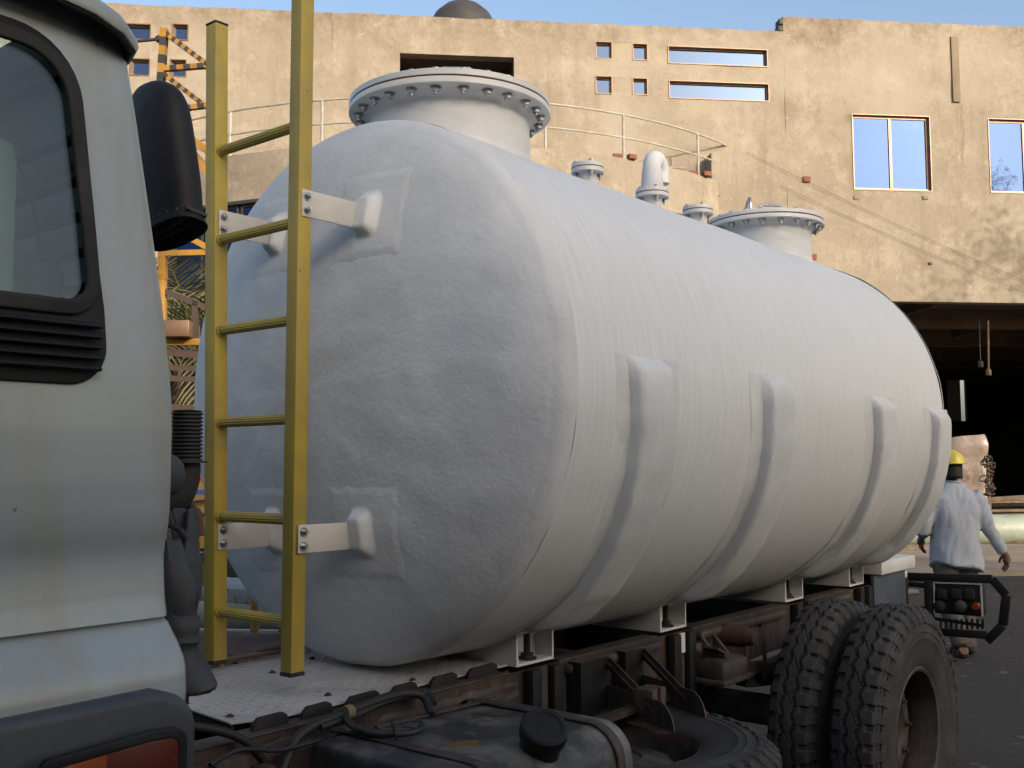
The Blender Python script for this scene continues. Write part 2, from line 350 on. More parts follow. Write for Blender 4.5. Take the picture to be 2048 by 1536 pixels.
# windows as (u0,u1,v0,v1,depth,kind)
wins=[]
def wpx(x0,y0,x1,y1,kind):
    u0,v1=fpx(x0,y0); u1,v0=fpx(x1,y1); return (u0,u1,v0,v1,kind)
for q in ((250,48,300,79,'s'),(347,49,375,80,'s'),(262,118,298,151,'s'),(342,120,371,153,'s'),
          (1192,84,1223,117,'s'),(1266,88,1294,120,'s'),(1192,153,1223,187,'s'),(1266,157,1294,189,'s'),
          (1337,93,1534,133,'r'),(1339,162,1537,202,'r'),(1704,229,1863,382,'b'),(1976,238,2128,388,'b')):
    wins.append(wpx(*q))
holes=[w_[:4] for w_ in wins]
uo0,vo1=fpx(800,106); uo1,_=fpx(1028,120); holes.append((uo0,uo1,vo1-1.55,vo1))
GU0,GU1,GV=7.6,19.5,5.76; holes.append((GU0,GU1,-1,GV))
US=7.05       # where the taller right-hand section begins
def facade(u0,u1,top,hs,seed):
    b=MB(); bm=b.bm
    us={u0,u1}; vs={-.3,top}
    for h in hs:
        if h[1]>u0 and h[0]<u1: us.update((max(h[0],u0),min(h[1],u1))); vs.update((max(h[2],-.3),h[3]))
    def dens(s,st):
        s=sorted(s); o=[]
        for a,c in zip(s[:-1],s[1:]):
            n=max(1,int((c-a)/st)); o+= [a+(c-a)*i/n for i in range(n)]
        return o+[s[-1]]
    us=dens(us,.28); vs=dens(vs,.35)
    inside=lambda u,v:any(h[0]<u<h[1] and h[2]<v<h[3] for h in hs)
    edge=lambda u,v:any(h[0]-1e-4<=u<=h[1]+1e-4 and h[2]-1e-4<=v<=h[3]+1e-4 for h in hs)
    V={}
    def vert(i,j,w):
        if (i,j,w) not in V:
            u,v=us[i],vs[j]; d=0 
            if not edge(u,v): d=.018*noise.noise(Vector((u*.6,v*.6,seed)))+.012*noise.noise(Vector((u*2,v*2,seed)))
            vv=v+(.035*noise.noise(Vector((u*3.1,0,seed)))+.02*noise.noise(Vector((u*11,0,seed))) if j==len(vs)-1 else 0)
            V[(i,j,w)]=bm.verts.new((u,w*.32+(d if w==0 else 0),vv))
        return V[(i,j,w)]
    solid=lambda i,j: 0<=i<len(us)-1 and 0<=j<len(vs)-1 and not inside((us[i]+us[i+1])/2,(vs[j]+vs[j+1])/2)
    for i in range(len(us)-1):
        for j in range(len(vs)-1):
            if not solid(i,j): continue
            bm.faces.new((vert(i,j,0),vert(i+1,j,0),vert(i+1,j+1,0),vert(i,j+1,0)))
            bm.faces.new((vert(i,j,1),vert(i,j+1,1),vert(i+1,j+1,1),vert(i+1,j,1)))
            for (di,dj,a,c) in ((-1,0,(i,j),(i,j+1)),(1,0,(i+1,j+1),(i+1,j)),(0,-1,(i+1,j),(i,j)),(0,1,(i,j+1),(i+1,j+1))):
                if not solid(i+di,j+dj):
                    bm.faces.new((vert(*a,0),vert(*c,0),vert(*c,1),vert(*a,1)))
    return b
bpart(facade(-14,US,12.72,holes,1.),'wall',M['plaster'],smooth=40)
o=bpart(facade(US,36,13.12,holes,5.),'wall',M['plaster'],smooth=40); o['label']='taller right-hand wall section'
for (u0,u1,v0,v1,kd) in wins:
    fr=.035 if kd!='b' else .06; w0=.09 if kd!='b' else .08
    b=MB()
    for lo,hi in (((u0,w0,v1-fr),(u1,w0+.06,v1)),((u0,w0,v0),(u1,w0+.06,v0+fr)),((u0,w0,v0+fr),(u0+fr,w0+.06,v1-fr)),((u1-fr,w0,v0+fr),(u1,w0+.06,v1-fr))): b.box(lo,hi)
    # thin outer lip that catches the sun
    e=.022 if kd!='b' else .018
    for lo,hi in (((u0-e,-.022,v1),(u1+e,.004,v1+e)),((u0-e,-.022,v0-e),(u1+e,.004,v0)),((u0-e,-.022,v0),(u0,.004,v1)),((u1,-.022,v0),(u1+e,.004,v1))): b.box(lo,hi)
    f=bpart(b,'window',M['winframe'],smooth=0)
    if kd=='b':
        um=(u0+u1)/2
        b=MB(); b.box((um-.035,w0-.012,v0+fr),(um+.035,w0+.05,v1-fr)); bpart(b,'mullion',M['winframe'],f,smooth=0)
        pans=((u0+fr,um-.035,.02),(um+.035,u1-fr,.035))
    else: pans=((u0+fr,u1-fr,.03),)
    for a,c,dd in pans:
        b=MB(); b.box((a,w0+dd,v0+fr),(c,w0+dd+.008,v1-fr)); bpart(b,'pane',M['mirror_glass' if kd=='b' else 'small_glass'],f,smooth=0)
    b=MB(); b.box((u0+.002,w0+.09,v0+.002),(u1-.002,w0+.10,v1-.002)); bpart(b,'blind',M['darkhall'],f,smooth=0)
# recessed opening behind the manhole
b=MB(); vo0=vo1-1.55
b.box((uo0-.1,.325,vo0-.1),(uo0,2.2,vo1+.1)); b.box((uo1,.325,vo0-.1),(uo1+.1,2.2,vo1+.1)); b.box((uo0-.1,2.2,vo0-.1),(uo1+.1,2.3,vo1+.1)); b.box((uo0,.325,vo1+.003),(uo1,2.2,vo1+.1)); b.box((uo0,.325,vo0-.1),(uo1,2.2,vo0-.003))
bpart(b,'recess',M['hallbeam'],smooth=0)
# stained rectangular patches, slot and holes in the plaster
def pat(x0,y0,x1,y1,name,mt,pr=.006,seed=0,ir=.06):
    u0,v1=fpx(x0,y0); u1,v0=fpx(x1,y1); pts=[]
    n=10
    for k,(a,c) in enumerate((((u0,v0),(u1,v0)),((u1,v0),(u1,v1)),((u1,v1),(u0,v1)),((u0,v1),(u0,v0)))):
        for i in range(n):
            t=i/n; p=Vector((a[0]+(c[0]-a[0])*t,a[1]+(c[1]-a[1])*t,seed))
            q=noise.noise(p*2.3)*ir; r=noise.noise(p*2.3+Vector((9,3,1)))*ir
            pts.append((p.x+q,-.028-pr,p.y+r))
    b=MB(); b.prism(pts,(0,pr+.02,0)); return bpart(b,name,mt,smooth=0)
# service slot
u0,v1=fpx(1900,74); u1,v0=fpx(1920,205)
b=MB(); b.box((u0,-.05,v0),(u1,-.005,v1),bev=.008); bpart(b,'downpipe_chase',M['patch'])
for x,y,s,mt in ((1613,359,.10,'brick'),(1625,514,.10,'brick'),(1860,527,.045,'stripeb')):
    u,v=fpx(x,y); b=MB(); b.box((u-s,-.04,v-s*.75),(u+s,.0,v+s*.75),bev=.01); bpart(b,'exposed_brick' if mt=='brick' else 'pipe_hole',M[mt])
for k,(dv,du) in enumerate(((.10,0),(.28,.03))):       # broken brick ends where the parapet steps up
    b=MB(); b.box((US-.13+du,.0,12.72+dv-.085),(US+.1,.3,12.72+dv+.07),bev=.02); bpart(b,'broken_brick',M['stripeb'])
b=MB(); u,v=fpx(735,14); b.box((u-.16,.02,12.70),(u+.16,.28,12.77)); bpart(b,'loose_coping',M['concrete'],smooth=0)
for q in ((1628,166,1656,196),(1700,168,1800,206),(1838,178,1872,204),(1886,352,1926,378),(1600,528,1690,548),(810,92,1015,106),(1962,190,2040,226)):
    pass
def crack(px):
    P=[Vector((fpx(*q)[0],-.034,fpx(*q)[1])) for q in px]; Q=[]
    for a,c in zip(P[:-1],P[1:]):
        for i in range(8):
            t=i/8; p=a.lerp(c,t); Q.append(p+Vector((noise.noise(p*3),0,noise.noise(p*3+Vector((7,0,0)))))*.07)
    b=MB(); b.tube(Q+[P[-1]],.0045,4); bpart(b,'plaster_crack',M['patch'])
crack([(664,24),(665,98)]); crack([(1924,205),(1926,330)])
# sill stubs under the big window
for x in (1712,1850):
    u,v=fpx(x,392); b=MB(); b.box((u-.07,-.035,v-.10),(u+.07,.0,v),bev=.01); bpart(b,'bracket_stub',M['patch'])
# roof slab, gate hall
b=MB(); b.box((-13.9,.33,12.2),(35.9,14,12.35)); bpart(b,'roof',M['concrete'],smooth=0)
HD=24.0
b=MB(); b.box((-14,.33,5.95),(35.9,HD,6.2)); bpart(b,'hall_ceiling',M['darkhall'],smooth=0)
b=MB(); b.box((-14,14,6.2),(36,14.3,13)); b.box((-14.3,.33,-.3),(-14,HD,12.7)); b.box((36,.0,-.3),(36.3,HD,13)); bpart(b,'side_wall',M['plaster'],smooth=0)
# back wall of the hall with one ragged lit opening
bu0,bv1=fpx(1893,757,HD); bu1,bv0=fpx(1935,842,HD)
b=MB()
for lo,hi in (((-14,HD,-.3),(bu0,HD+.2,5.95)),((bu1,HD,-.3),(36,HD+.2,5.95)),((bu0,HD,bv1),(bu1,HD+.2,5.95)),((bu0,HD,-.3),(bu1,HD+.2,bv0))): b.box(lo,hi)
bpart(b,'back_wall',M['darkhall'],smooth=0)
b=MB(); b.box((bu0-.3,HD+.20,bv0-.1),(bu0+(bu1-bu0)*.80,HD+.215,bv1+.02)); bpart(b,'dusty_pane',M['dusty'],smooth=0)
for k in range(5):
    b=MB(); wq=2.5+4.3*k; b.box((-13.9,wq,5.45),(35.9,wq+.35,5.94)); bpart(b,'roof_beam',M['hallbeam'],smooth=0)
for k in range(6):
    uu=7.0+4.1*k; b=MB(); b.bar((uu,.4,5.80),(uu,HD-.2,5.80),.14,.2); bpart(b,'purlin',M['hallbeam'],smooth=0)
# ---- curved bay with parapet windows and tubular railing
CU=fpx(905,200)[0]; HALF=7.1; SAG=2.9
RB=(HALF**2+SAG**2)/(2*SAG)
def arc(a,r): return (CU+r*math.sin(a), (RB-SAG)-r*math.cos(a))   # (u,w), w<0 is in front
AM=math.asin((HALF-.55)/RB)
BT=8.62
def bay_band(v0,v1,r0,th,a0=-AM,a1=AM,n=60,name='bay_wall',mt='plaster',j=0):
    b=MB(); bm=b.bm; R=[]
    for i in range(n+1):
        a=a0+(a1-a0)*i/n; jt=j*noise.noise(Vector((i*.5,2,1)))
        R.append([bm.verts.new((*arc(a,r),v)) for r,v in ((r0,v0),(r0,v1+jt),(r0-th,v1+jt),(r0-th,v0))])
    for i in range(n):
        for k in range(4): bm.faces.new((R[i][k],R[i+1][k],R[i+1][(k+1)%4],R[i][(k+1)%4]))
    bm.faces.new(R[0]); bm.faces.new(R[-1][::-1])
    return bpart(b,name,M[mt],smooth=30)
bay_band(7.55,BT,RB-.02,.25,j=.03)
bay_band(-.3,5.6,RB-.03,.25)
bay_band(7.47,7.545,RB+.03,.3,name='lintel',mt='stripeb')
bay_band(BT-.25,BT-.12,RB-.28,2.6,name='balcony_floor',mt='concrete',n=40)
na=14
for i in range(na):
    a0=-AM+2*AM*i/na; a1=-AM+2*AM*(i+1)/na
    A=arc(a0+.006,RB-.10); B_=arc(a1-.006,RB-.10)
    b=MB()
    for (p,q) in (((*A,7.46),(*A,5.6)),((*B_,7.46),(*B_,5.6)),((*A,7.44),(*B_,7.44)),((*A,5.63),(*B_,5.63))): b.bar(p,q,.06,.06,up=Vector((.3,.9,.1)))
    f=bpart(b,'window',M['stripeb'],smooth=0)
    b=MB(); d=(Vector((*B_,0))-Vector((*A,0))).normalized(); nrm=Vector((-d.y,d.x,0))*.01
    b.prism([(*A,5.6),(*B_,5.6),(*B_,7.46),(*A,7.46)],nrm); bpart(b,'pane',M['mirror_glass'],f,smooth=0)
uf,vf=fpx(1417,300); 
for sgn in (1,):
    aa=AM; q=arc(aa,RB-.1); b=MB(); b.box((q[0]-.11,q[1]-.05,BT-.35),(q[0]+.11,q[1]+.9,BT+.72),bev=.01); bpart(b,'fin',M['plaster'])
AR=math.asin(HALF/RB)
tops=[arc(-AR+2*AR*i/48,RB-.12) for i in range(49)]
b=MB(); b.tube([(*q,BT+1.06) for q in tops],.024,8); bpart(b,'top_rail',M['steelw'])
b=MB(); b.tube([(*q,BT+.52) for q in tops[2:-2]],.022,8); bpart(b,'middle_rail',M['steelw'])
for px in (460,643,790,1090,1247,1397):
    # angle whose post lands at this column
    best=min((abs((lambda P:(1024+FPX*((P-CP).dot(R3))/((P-CP).dot(F2))))(fw(arc(a,RB-.12)[0],BT,arc(a,RB-.12)[1]))-px),a) for a in [AR*(i/400-1) for i in range(801)])
    q=arc(best[1],RB-.12); b=MB(); b.tube([(*q,BT-.02),(*q,BT+1.06)],.03,8); p_=bpart(b,'rail_post',M['steelw'])
    if px in (1247,1397):
        for k in range(2):
            b=MB(); b.box((q[0]-.26+.34*k,q[1]-.12,BT+.0),(q[0]-.06+.34*k,q[1]+.02,BT+.11),rot=Matrix.Rotation(.3*k,3,'Z'),bev=.01); bpart(b,'loose_brick',M['brick'])
q=tops[-1]; b=MB(); b.tube([(q[0],q[1],BT+1.06),(q[0]-.5,q[1]+.1,BT+1.0)],.024,8); bpart(b,'rail_end',M['steelw'])
b=MB(); qa=arc(.28,RB-.7); qb=arc(AM-.03,RB-.8); b.tube([(*qa,BT+.02),(*qb,BT+.42)],.02,6); b.tube([((qa[0]+qb[0])/2,(qa[1]+qb[1])/2,BT-.05),((qa[0]+qb[0])/2,(qa[1]+qb[1])/2,BT+.22)],.02,6); bpart(b,'inner_rail',M['steelw'])
# sagging wires across the wall
for a,c,sg in (((1492,305),(2060,568),.25),((1560,372),(2060,592),.2)):
    A=Vector((fpx(*a)[0],-.06,fpx(*a)[1])); B_=Vector((fpx(*c)[0],-.06,fpx(*c)[1])); b=MB()
    b.tube([A.lerp(B_,i/20)-Vector((0,0,sg*4*(i/20)*(1-i/20)))*.3 for i in range(21)],.0045,5); bpart(b,'wall_wire',M['hallbeam'])
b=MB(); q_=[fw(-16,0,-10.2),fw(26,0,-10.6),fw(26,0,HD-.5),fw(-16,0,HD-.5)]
b.prism([Vector((p.x,p.y,-.2)) for p in q_],(0,0,.25)); o=b.build('lit_ground_slab',M['lit_strip'],None,smooth=0); tag(o,kind='structure')  # added pale slab stands in for the sunlit strip of ground
# roof water tank
p=dep(925,92,28.6); wt=MB(); wt.lathe((0,0,0),(0,0,1),[(-1.3,1.02),(0,1.02),(.1,1.05),(.14,1.0),(.45,.93),(.75,.76),(.98,.5),(1.1,.2),(1.12,0)],40)
o=wt.build('roof_water_tank',M['waterdome']); o.location=p+Vector((0,0,.12)); tag(o,'dark brown domed water tank on the flat roof, cut off by the top edge','water tank')

# ================================================================== TANK
XS,XE,YT,ZT,R=2.39,5.70,2.65,1.903,.918
DOME=.225
def dome_x(r): 
    t=min(1,r/R); return XS-DOME*(1-t**2.1)**(1/2.0)
tank=empty('storage_tank',(4.1,YT,.965),'large white fibreglass storage tank lying on the truck chassis','tank')
TP=Vector((4.1,YT,.965))
def tb(b,name,mt,parent=tank,**k):
    bmesh.ops.translate(b.bm,verts=b.bm.verts,vec=-TP) ; return b.build(name,mt,parent,**k)
def nz(p,s,a): return a*noise.noise(p*s)
NA=220
def shellpt(x,a):
    rr=R+nz(Vector((x,math.cos(a),math.sin(a))),2.2,.004)
    if x<XS+.30: rr+=.0035*max(0,min(1,(XS+.30+.012*noise.noise(Vector((math.cos(a)*9,math.sin(a)*9,0)))-x)/.045))+nz(Vector((x,math.cos(a),math.sin(a))),9,.0022)
    return Vector((x,YT+rr*math.cos(a),ZT+rr*math.sin(a)))
b=MB(); xs=[XS+(XE-XS)*i/120 for i in range(121)]
b.grid(lambda u,v: shellpt(XS+(XE-XS)*v,2*PI*u),NA,130,wrap=True); sh=tb(b,'shell',M['gelcyl'],smooth=50)
def domepts(b,s,x0):
    rs=[.0015]+[math.sin(PI/2*i/46)*R for i in range(47)][1:]
    def fn(u,v):
        i=min(len(rs)-1,int(round(v*(len(rs)-1)))); r=rs[i]; a=2*PI*u
        p=Vector((0,math.cos(a)*r,math.sin(a)*r))
        w_=nz(p,3.2,.010)+nz(p,10,.0034)+nz(p,22,.0014); w_*=1 if s<0 else .5
        k=min(1,(R-r)/.08); 
        base=(XS-dome_x(r))
        rr=r+(.004+nz(p,9,.003) if r>R*.97 else 0)
        return Vector((x0+s*(base+w_*k),YT+math.cos(a)*rr,ZT+math.sin(a)*rr))
    b.grid(fn,NA,len(rs),wrap=True)
b=MB(); domepts(b,-1,XS); tb(b,'front_dome',M['gel'],smooth=50)
b=MB(); domepts(b,1,XE); tb(b,'rear_dome',M['gel'],smooth=50)
# --- saddles: rib band + box foot
XI=[2.7375,3.6566,4.825,5.64]; XR=[2.648,3.545,4.655,5.464]; AR0=[4.7,4.6,2.9,1.6]; W=.205
def saddle(k,X0):
    b=MB(); a0=math.radians(AR0[k]); a1=math.radians(-180-AR0[k]); shx=lambda a:X0+(XR[k]-X0)*max(0,min(1,(-math.sin(-a)+.75)/.75 if False else (math.sin(a)+.72)/.72))
    prof=[(-.085,.001),(-.06,.0055),(-.016,.006),(-.005,.011),(.002,.040),(.010,.050),(.03,.053),(W-.03,.053),(W-.010,.050),(W-.002,.040),(W+.005,.012),(W+.016,.006),(W+.075,.0055),(W+.10,.0)]
    n=110
    def fn(u,v):
        i=int(round(v*(len(prof)-1))); dx,h=prof[i]; a=a0+(a1-a0)*u
        e=min(u,1-u)*abs(a1-a0)*R      # distance from the band's end
        h2=h*min(1,max(.06,(e-.0)/.035)) if h>.01 else h
        dyy=abs((R)*math.cos(a)); h2=h2*max(0.02,min(1,(dyy-.41)/.10)) if (h>.01 and math.sin(a)<-.5) else h2
        ir=.016*noise.noise(Vector((a*7,k*3.1,i*.0)))*(1 if dx<0 else -1) if i in(0,1,12,13,11) else 0
        hh=h2+nz(Vector((a*5,dx*6,k)),2.5,.0045)*(1 if h>.01 else .5)+nz(Vector((a*5,dx*6,k+3)),7,.002)
        return Vector((shx(a)+dx+ir,YT+(R+hh)*math.cos(a),ZT+(R+hh)*math.sin(a)))
    b.grid(fn,n+1,len(prof))
    # lapped resin lip over the top of the rib
    def lip(u,v):
        XL_=shx(0); x=XL_-.05+u*(W+.10); a=a0+.035-v*.075+.008*noise.noise(Vector((x*14,k,0)))
        h=.004+.042*(max(0,min(1,(v-.05)/.85)))*(1 if 0<=x-XL_<=W else .08)+nz(Vector((x*10,v*4,k)),2,.004)
        return Vector((x,YT+(R+h)*math.cos(a),ZT+(R+h)*math.sin(a)))
    b.grid(lip,26,8)
    s_=tb(b,'saddle_rib',M['gel'],smooth=45)
    if k==0: s_['label']='foremost rib band with a box foot'
    for sg in (-1,1):
        yo=YT-sg*(YT-2.2456) if sg==-1 else 2.2456
        yo=2.2456 if sg==1 else 2*YT-2.2456
        d=sg; t=.009; L_=.34
        z0,z1=.9655,1.082
        b=MB()
        # hollow box: bottom, top, two sides, closed inner plate, web up to the shell
        ya,yb=sorted((yo,yo+d*L_))
        b.box((X0,ya,z0),(X0+W,yb,z0+t)); b.box((X0,ya,z1-t),(X0+W,yb,z1))
        b.box((X0,ya,z0+t),(X0+t,yb,z1-t)); b.box((X0+W-t,ya,z0+t),(X0+W,yb,z1-t))
        yi=yo+d*.075; b.box((X0+t,min(yi,yi+d*t),z0+t),(X0+W-t,max(yi,yi+d*t),z1-t))
        # gusset sides sweeping from the box to the shell
        for xx in (X0-.001,X0+W-.006):
            pts=[]
            pts.append((xx,yo+d*.001,z1-.004)); 
            for q in range(11):
                th=math.radians(-118+q*5.2) ; r_=R+.05
                yy=YT+d*( -1)*abs(r_*math.cos(th)); pts2=(xx,YT-d*abs(r_*math.cos(th)),ZT+r_*math.sin(th))
                if q==0: pass
            outer=[(xx,yo+d*.001,z1-.004),(xx,yo+d*.001,ZT-math.sqrt((R+.055)**2-(abs(yo-YT))**2)+.05),(xx,yo+d*.16,ZT-math.sqrt((R)**2-(abs(yo+d*.16-YT))**2)+.05),(xx,yo+d*(L_+.16),1.03),(xx,yo+d*(L_+.16),1.0),(xx,yo+d*L_,z0+.002),(xx,yo+d*.002,z0+.002)]
            b.prism(outer if xx<X0 else outer,(.007,0,0))
        ft=tb(b,'box_foot',M['gelsmooth'],s_,smooth=30)
        b=MB(); c_=Vector((X0+W*.5,yo+d*.038,z0+t)); b.lathe(c_,(0,0,1),[(0,0),(0,.034),(.006,.034),(.006,.022),(.022,.022),(.022,.012),(.09,.012),(.09,0)],16); tb(b,'anchor_bolt',M['black'],s_)
for k,X0 in enumerate(XI): saddle(k,X0)
# --- manholes
def cyl_z(x,dy): return ZT+math.sqrt(max(0,R*R-dy*dy))
def manhole(X0,RF,RN,ZF,nb,handles,lab):
    n=72; b=MB()
    def fn(u,v):
        a=2*PI*u; t=v; 
        fl=.035*max(0,1-(t)/.16)**2; fb=.05*max(0,(t-.80)/.2)**2
        r=RN+fl+fb+nz(Vector((math.cos(a),math.sin(a),t*2)),3,.003)
        dy=r*math.sin(a); zt=ZF-.026; zb=cyl_z(0,dy)-.012
        return Vector((X0+r*math.cos(a),YT+dy,zt+(zb-zt)*t))
    b.grid(fn,n,24,wrap=True); nk=tb(b,'manhole_neck',M['gel'],smooth=50); nk['label']=lab
    b=MB(); b.lathe((X0,YT,ZF),(0,0,1),[(-.003,RN),(-.003,RF),(-.006,RF+.002),(-.024,RF+.002),(-.027,RF-.002),(-.028,RN)],96,closed=True); tb(b,'neck_flange',M['gelsmooth'],nk)
    b=MB(); b.lathe((X0,YT,ZF),(0,0,1),[(-.003,0),(-.003,RF-.001),(.003,RF-.001),(.003,0)],96); tb(b,'gasket',M['gasket'],nk)
    b=MB(); b.lathe((X0,YT,ZF),(0,0,1),[(.003,0),(.003,RF-.002),(.005,RF),(.024,RF),(.027,RF-.004),(.0285,RF-.03),(.0285,0)],96); cv=tb(b,'manhole_cover',M['gelsmooth'])
    pr=RF*.90
    for i in range(nb):
        a=2*PI*(i+.35)/nb+.02*random.uniform(-1,1); c_=Vector((X0+pr*math.cos(a),YT+pr*math.sin(a),0))
        b=MB(); b.hexbolt(c_+Vector((0,0,ZF-.028)),(0,0,-1),.0145,.014,.005+.006*random.random()); tb(b,'nut',M['bolt'],nk)
        b=MB(); b.hexbolt(c_+Vector((0,0,ZF+.0275)),(0,0,1),.0145,.010); tb(b,'bolt',M['bolt'],cv)
    for (hx,hy,ang,L_,H_) in handles:
        ca,sa=math.cos(ang),math.sin(ang); P=lambda s,z:(X0+hx+ca*s,YT+hy+sa*s,ZF+.027+z)
        b=MB(); pts=[P(-L_/2,0),P(-L_/2,H_*.55),P(-L_/2+.012,H_*.85),P(-L_/2+.035,H_),P(0,H_),P(L_/2-.035,H_),P(L_/2-.012,H_*.85),P(L_/2,H_*.55),P(L_/2,0)]
        b.tube(pts,.0085,10); tb(b,'handle',M['bolt'],cv)
ZF=2.998
manhole(2.8425,.3835,.305,ZF,24,[(-.02,-.05,-.85,.17,.125)],'wide foremost manhole neck')
manhole(5.535,.335,.262,ZF+.035,20,[(-.20,.0,.6,.16,.085),(.02,-.03,-.55,.17,.095)],'rear manhole neck')
# --- small nozzles and the gooseneck vent
def nozzle(X0,RF,RN,zf,lab,goose=False):
    b=MB(); b.lathe((X0,YT,0),(0,0,1),[(ZT+R-.03,RN+.012),(ZT+R+.012,RN+.006),(ZT+R+.03,RN),(zf-.03,RN),(zf-.012,RN+.01)],28); nk=tb(b,'nozzle_neck',M['gelsmooth']); nk['label']=lab
    b=MB(); b.lathe((X0,YT,zf),(0,0,1),[(-.003,0),(-.003,RF),(-.020,RF),(-.022,RF-.002),(-.022,0)],32); tb(b,'nozzle_flange',M['gelsmooth'],nk)
    b=MB(); b.lathe((X0,YT,zf),(0,0,1),[(-.003,0),(-.003,RF-.001),(.002,RF-.001),(.002,0)],32); tb(b,'gasket',M['gasket'],nk)
    b=MB(); b.lathe((X0,YT,zf),(0,0,1),[(.002,0),(.002,RF),(.018,RF),(.020,RF-.002),(.020,0)],32); tb(b,'blind_flange',M['gelsmooth'],nk)
    for i in range(4 if RF<.09 else 6):
        a=2*PI*i/(4 if RF<.09 else 6)+.9; c_=Vector((X0+RF*.76*math.cos(a),YT+RF*.76*math.sin(a),0))
        b=MB(); b.hexbolt(c_+Vector((0,0,zf-.022)),(0,0,-1),.011,.010,.012); tb(b,'nut',M['bolt'],nk); b=MB(); b.hexbolt(c_+Vector((0,0,zf+.020)),(0,0,1),.011,.010); tb(b,'bolt',M['bolt'],nk)
    if goose:
        r=.045; z=zf+.02; d=Vector((.93,.2,0)).normalized(); pts=[Vector((X0,YT,z)),Vector((X0,YT,z+.10))]
        for i in range(11):
            a=PI*i/10; pts.append(Vector((X0,YT,z+.105))+d*(.062*(1-math.cos(a)))+UZ*(.062*math.sin(a)))
        pts.append(Vector((X0,YT,z+.06))+d*.124)
        b=MB(); b.tube(pts,[r+.012,r+.003]+[r]*12,20); tb(b,'gooseneck_vent',M['gel'],nk,smooth=50)
nozzle(3.752,.074,.042,2.976,'small blind nozzle next to the wide manhole')
nozzle(4.30,.082,.048,2.972,'nozzle carrying the gooseneck vent',True)
nozzle(4.752,.080,.046,2.972,'small blind nozzle beside the rear manhole')

# --- ladder
XL=1.950; SQ=.050
def railY(px): return at(px,800,0,XL).y
yR1=railY(569.5); yR0=railY(591); yL1=railY(407.5); yL0=railY(427.5)
lean=.012
def rail(y0,y1,z0,z1,lx=0,ly=0):
    b=MB(); yc=(y0+y1)/2; wd=abs(y1-y0)
    b.bar((XL+SQ/2+lx*(z0-2),yc+ly*(z0-2),z0),(XL+SQ/2+lx*(z1-2),yc+ly*(z1-2),z1),SQ,wd,up=Vector((0,1,0)),bev=.003)
    o=tb(b,'ladder_rail',M['yellow'])
    b=MB(); z=z0; b.box((XL-.001,min(y0,y1)-.001+ly*(z0-2),z-.012),(XL+SQ+.001,max(y0,y1)+.001+ly*(z0-2),z-.0005),bev=.002); tb(b,'end_cap',M['black'],o)
    return o
zbl=at(424,1330,0,XL).z; zbr=at(598,1358,0,XL).z
LL=.026
r1=rail(yL0,yL1,zbl+.01,at(435,50,0,XL+.02).z,ly=LL); r1['label']='far rail, its top end closed with a dark cap'
zt_=at(435,50,0,XL+.02).z
b=MB(); b.box((XL-.001,yL0-.001+LL*(zt_-2),zt_+.0005),(XL+SQ+.001,yL1+.001+LL*(zt_-2),zt_+.008),bev=.002); tb(b,'end_cap',M['black'],r1)
rail(yR0,yR1,zbr+.01,3.9,ly=-.006)
for k in range(9):
    z=1.1851+.3001*k
    if k>5: break
    b=MB(); yl=yL0+LL*(z-2)-.001; yr=yR1-.006*(z-2)+.001
    b.tube([(XL+SQ/2,yl,z),(XL+SQ/2,yr,z)],.0165,36,prof=lambda k,n:1-.10*(k%3==0)); rg=tb(b,'ladder_rung',M['yellow'],smooth=0)
    b=MB(); b.tube([(XL+SQ/2,yl,z),(XL+SQ/2,yl-.006,z)],.021,18); tb(b,'rung_collar',M['yellow'],rg); b=MB(); b.tube([(XL+SQ/2,yr,z),(XL+SQ/2,yr+.006,z)],.021,18); tb(b,'rung_collar',M['yellow'],rg)
def bracket(y,sgn,zc,tip,h=.083):
    # angle plate bolted on the outer face of a rail, strap running back to the dome
    t=.006; yo=y-(t if sgn<0 else 0); 
    b=MB(); b.box((XL+.012,yo-.0,zc-h/2),(tip,yo+t,zc+h/2),bev=.001)
    ff=.052
    br=tb(b,'ladder_bracket',M['bracket'])
    for dz in (-.021,.021):
        b=MB(); yb=yo if True else 0
        b.hexbolt((XL+.030,yo-.0005,zc+dz),(0,-1,0),.0095,.009,.006); tb(b,'bolt',M['bolt'],br)
    return br
def pad(yc,zc,nh,hw=.15,hh=.15,k=0):
    # square laminate patch with a knob where the strap is bonded in
    b=MB(); n=60
    def fn(u,v):
        y=yc+(u-.5)*2*hw; z=zc+(v-.5)*2*hh; r=math.hypot(y-YT,z-ZT)
        if r>R*.985: 
            s_=R*.985/r; y=YT+(y-YT)*s_; z=ZT+(z-ZT)*s_; r=R*.985
        e=min(u,1-u,v,1-v)*2*hw; e+=.006*noise.noise(Vector((u*8,v*8,k)))
        h=.0032*max(-.8,min(1,(e-.006)/.022))
        dy=abs(y-yc+.0)/.030; dz=abs(z-(zc))/.050
        q=(dy**4+dz**4)**.25
        s=max(0,min(1,(1.65-q)/.8)); s=s*s*(3-2*s)
        h+=nh*s
        p=Vector((0,y-YT,z-ZT)); w_=nz(p,3.2,.010)+nz(p,10,.0034)
        return Vector((dome_x(r)-w_*min(1,(R-r)/.08)-h,y,z))
    b.grid(fn,n,n); return tb(b,'laminate_pad',M['gel'],smooth=60)
yb_R=yR0-.0005
for (yy,zc,kk,h) in ((yb_R,at(603,405,1,yb_R).z,0,.083),(yb_R,at(603,1078,1,yb_R).z,1,.083)):
    bracket(yy,-1,zc,2.195,h); pad(yy-.026,zc+.005,.038,k=kk)
for (px,py,kk) in ((437,443,2),(437,1073,3)):
    z=at(px,py,1,yL0).z; yy=yL0+LL*(z-2)-.0005
    bracket(yy,-1,z,2.16,.083); pad(yy+.02,z+.005,.045,k=kk)
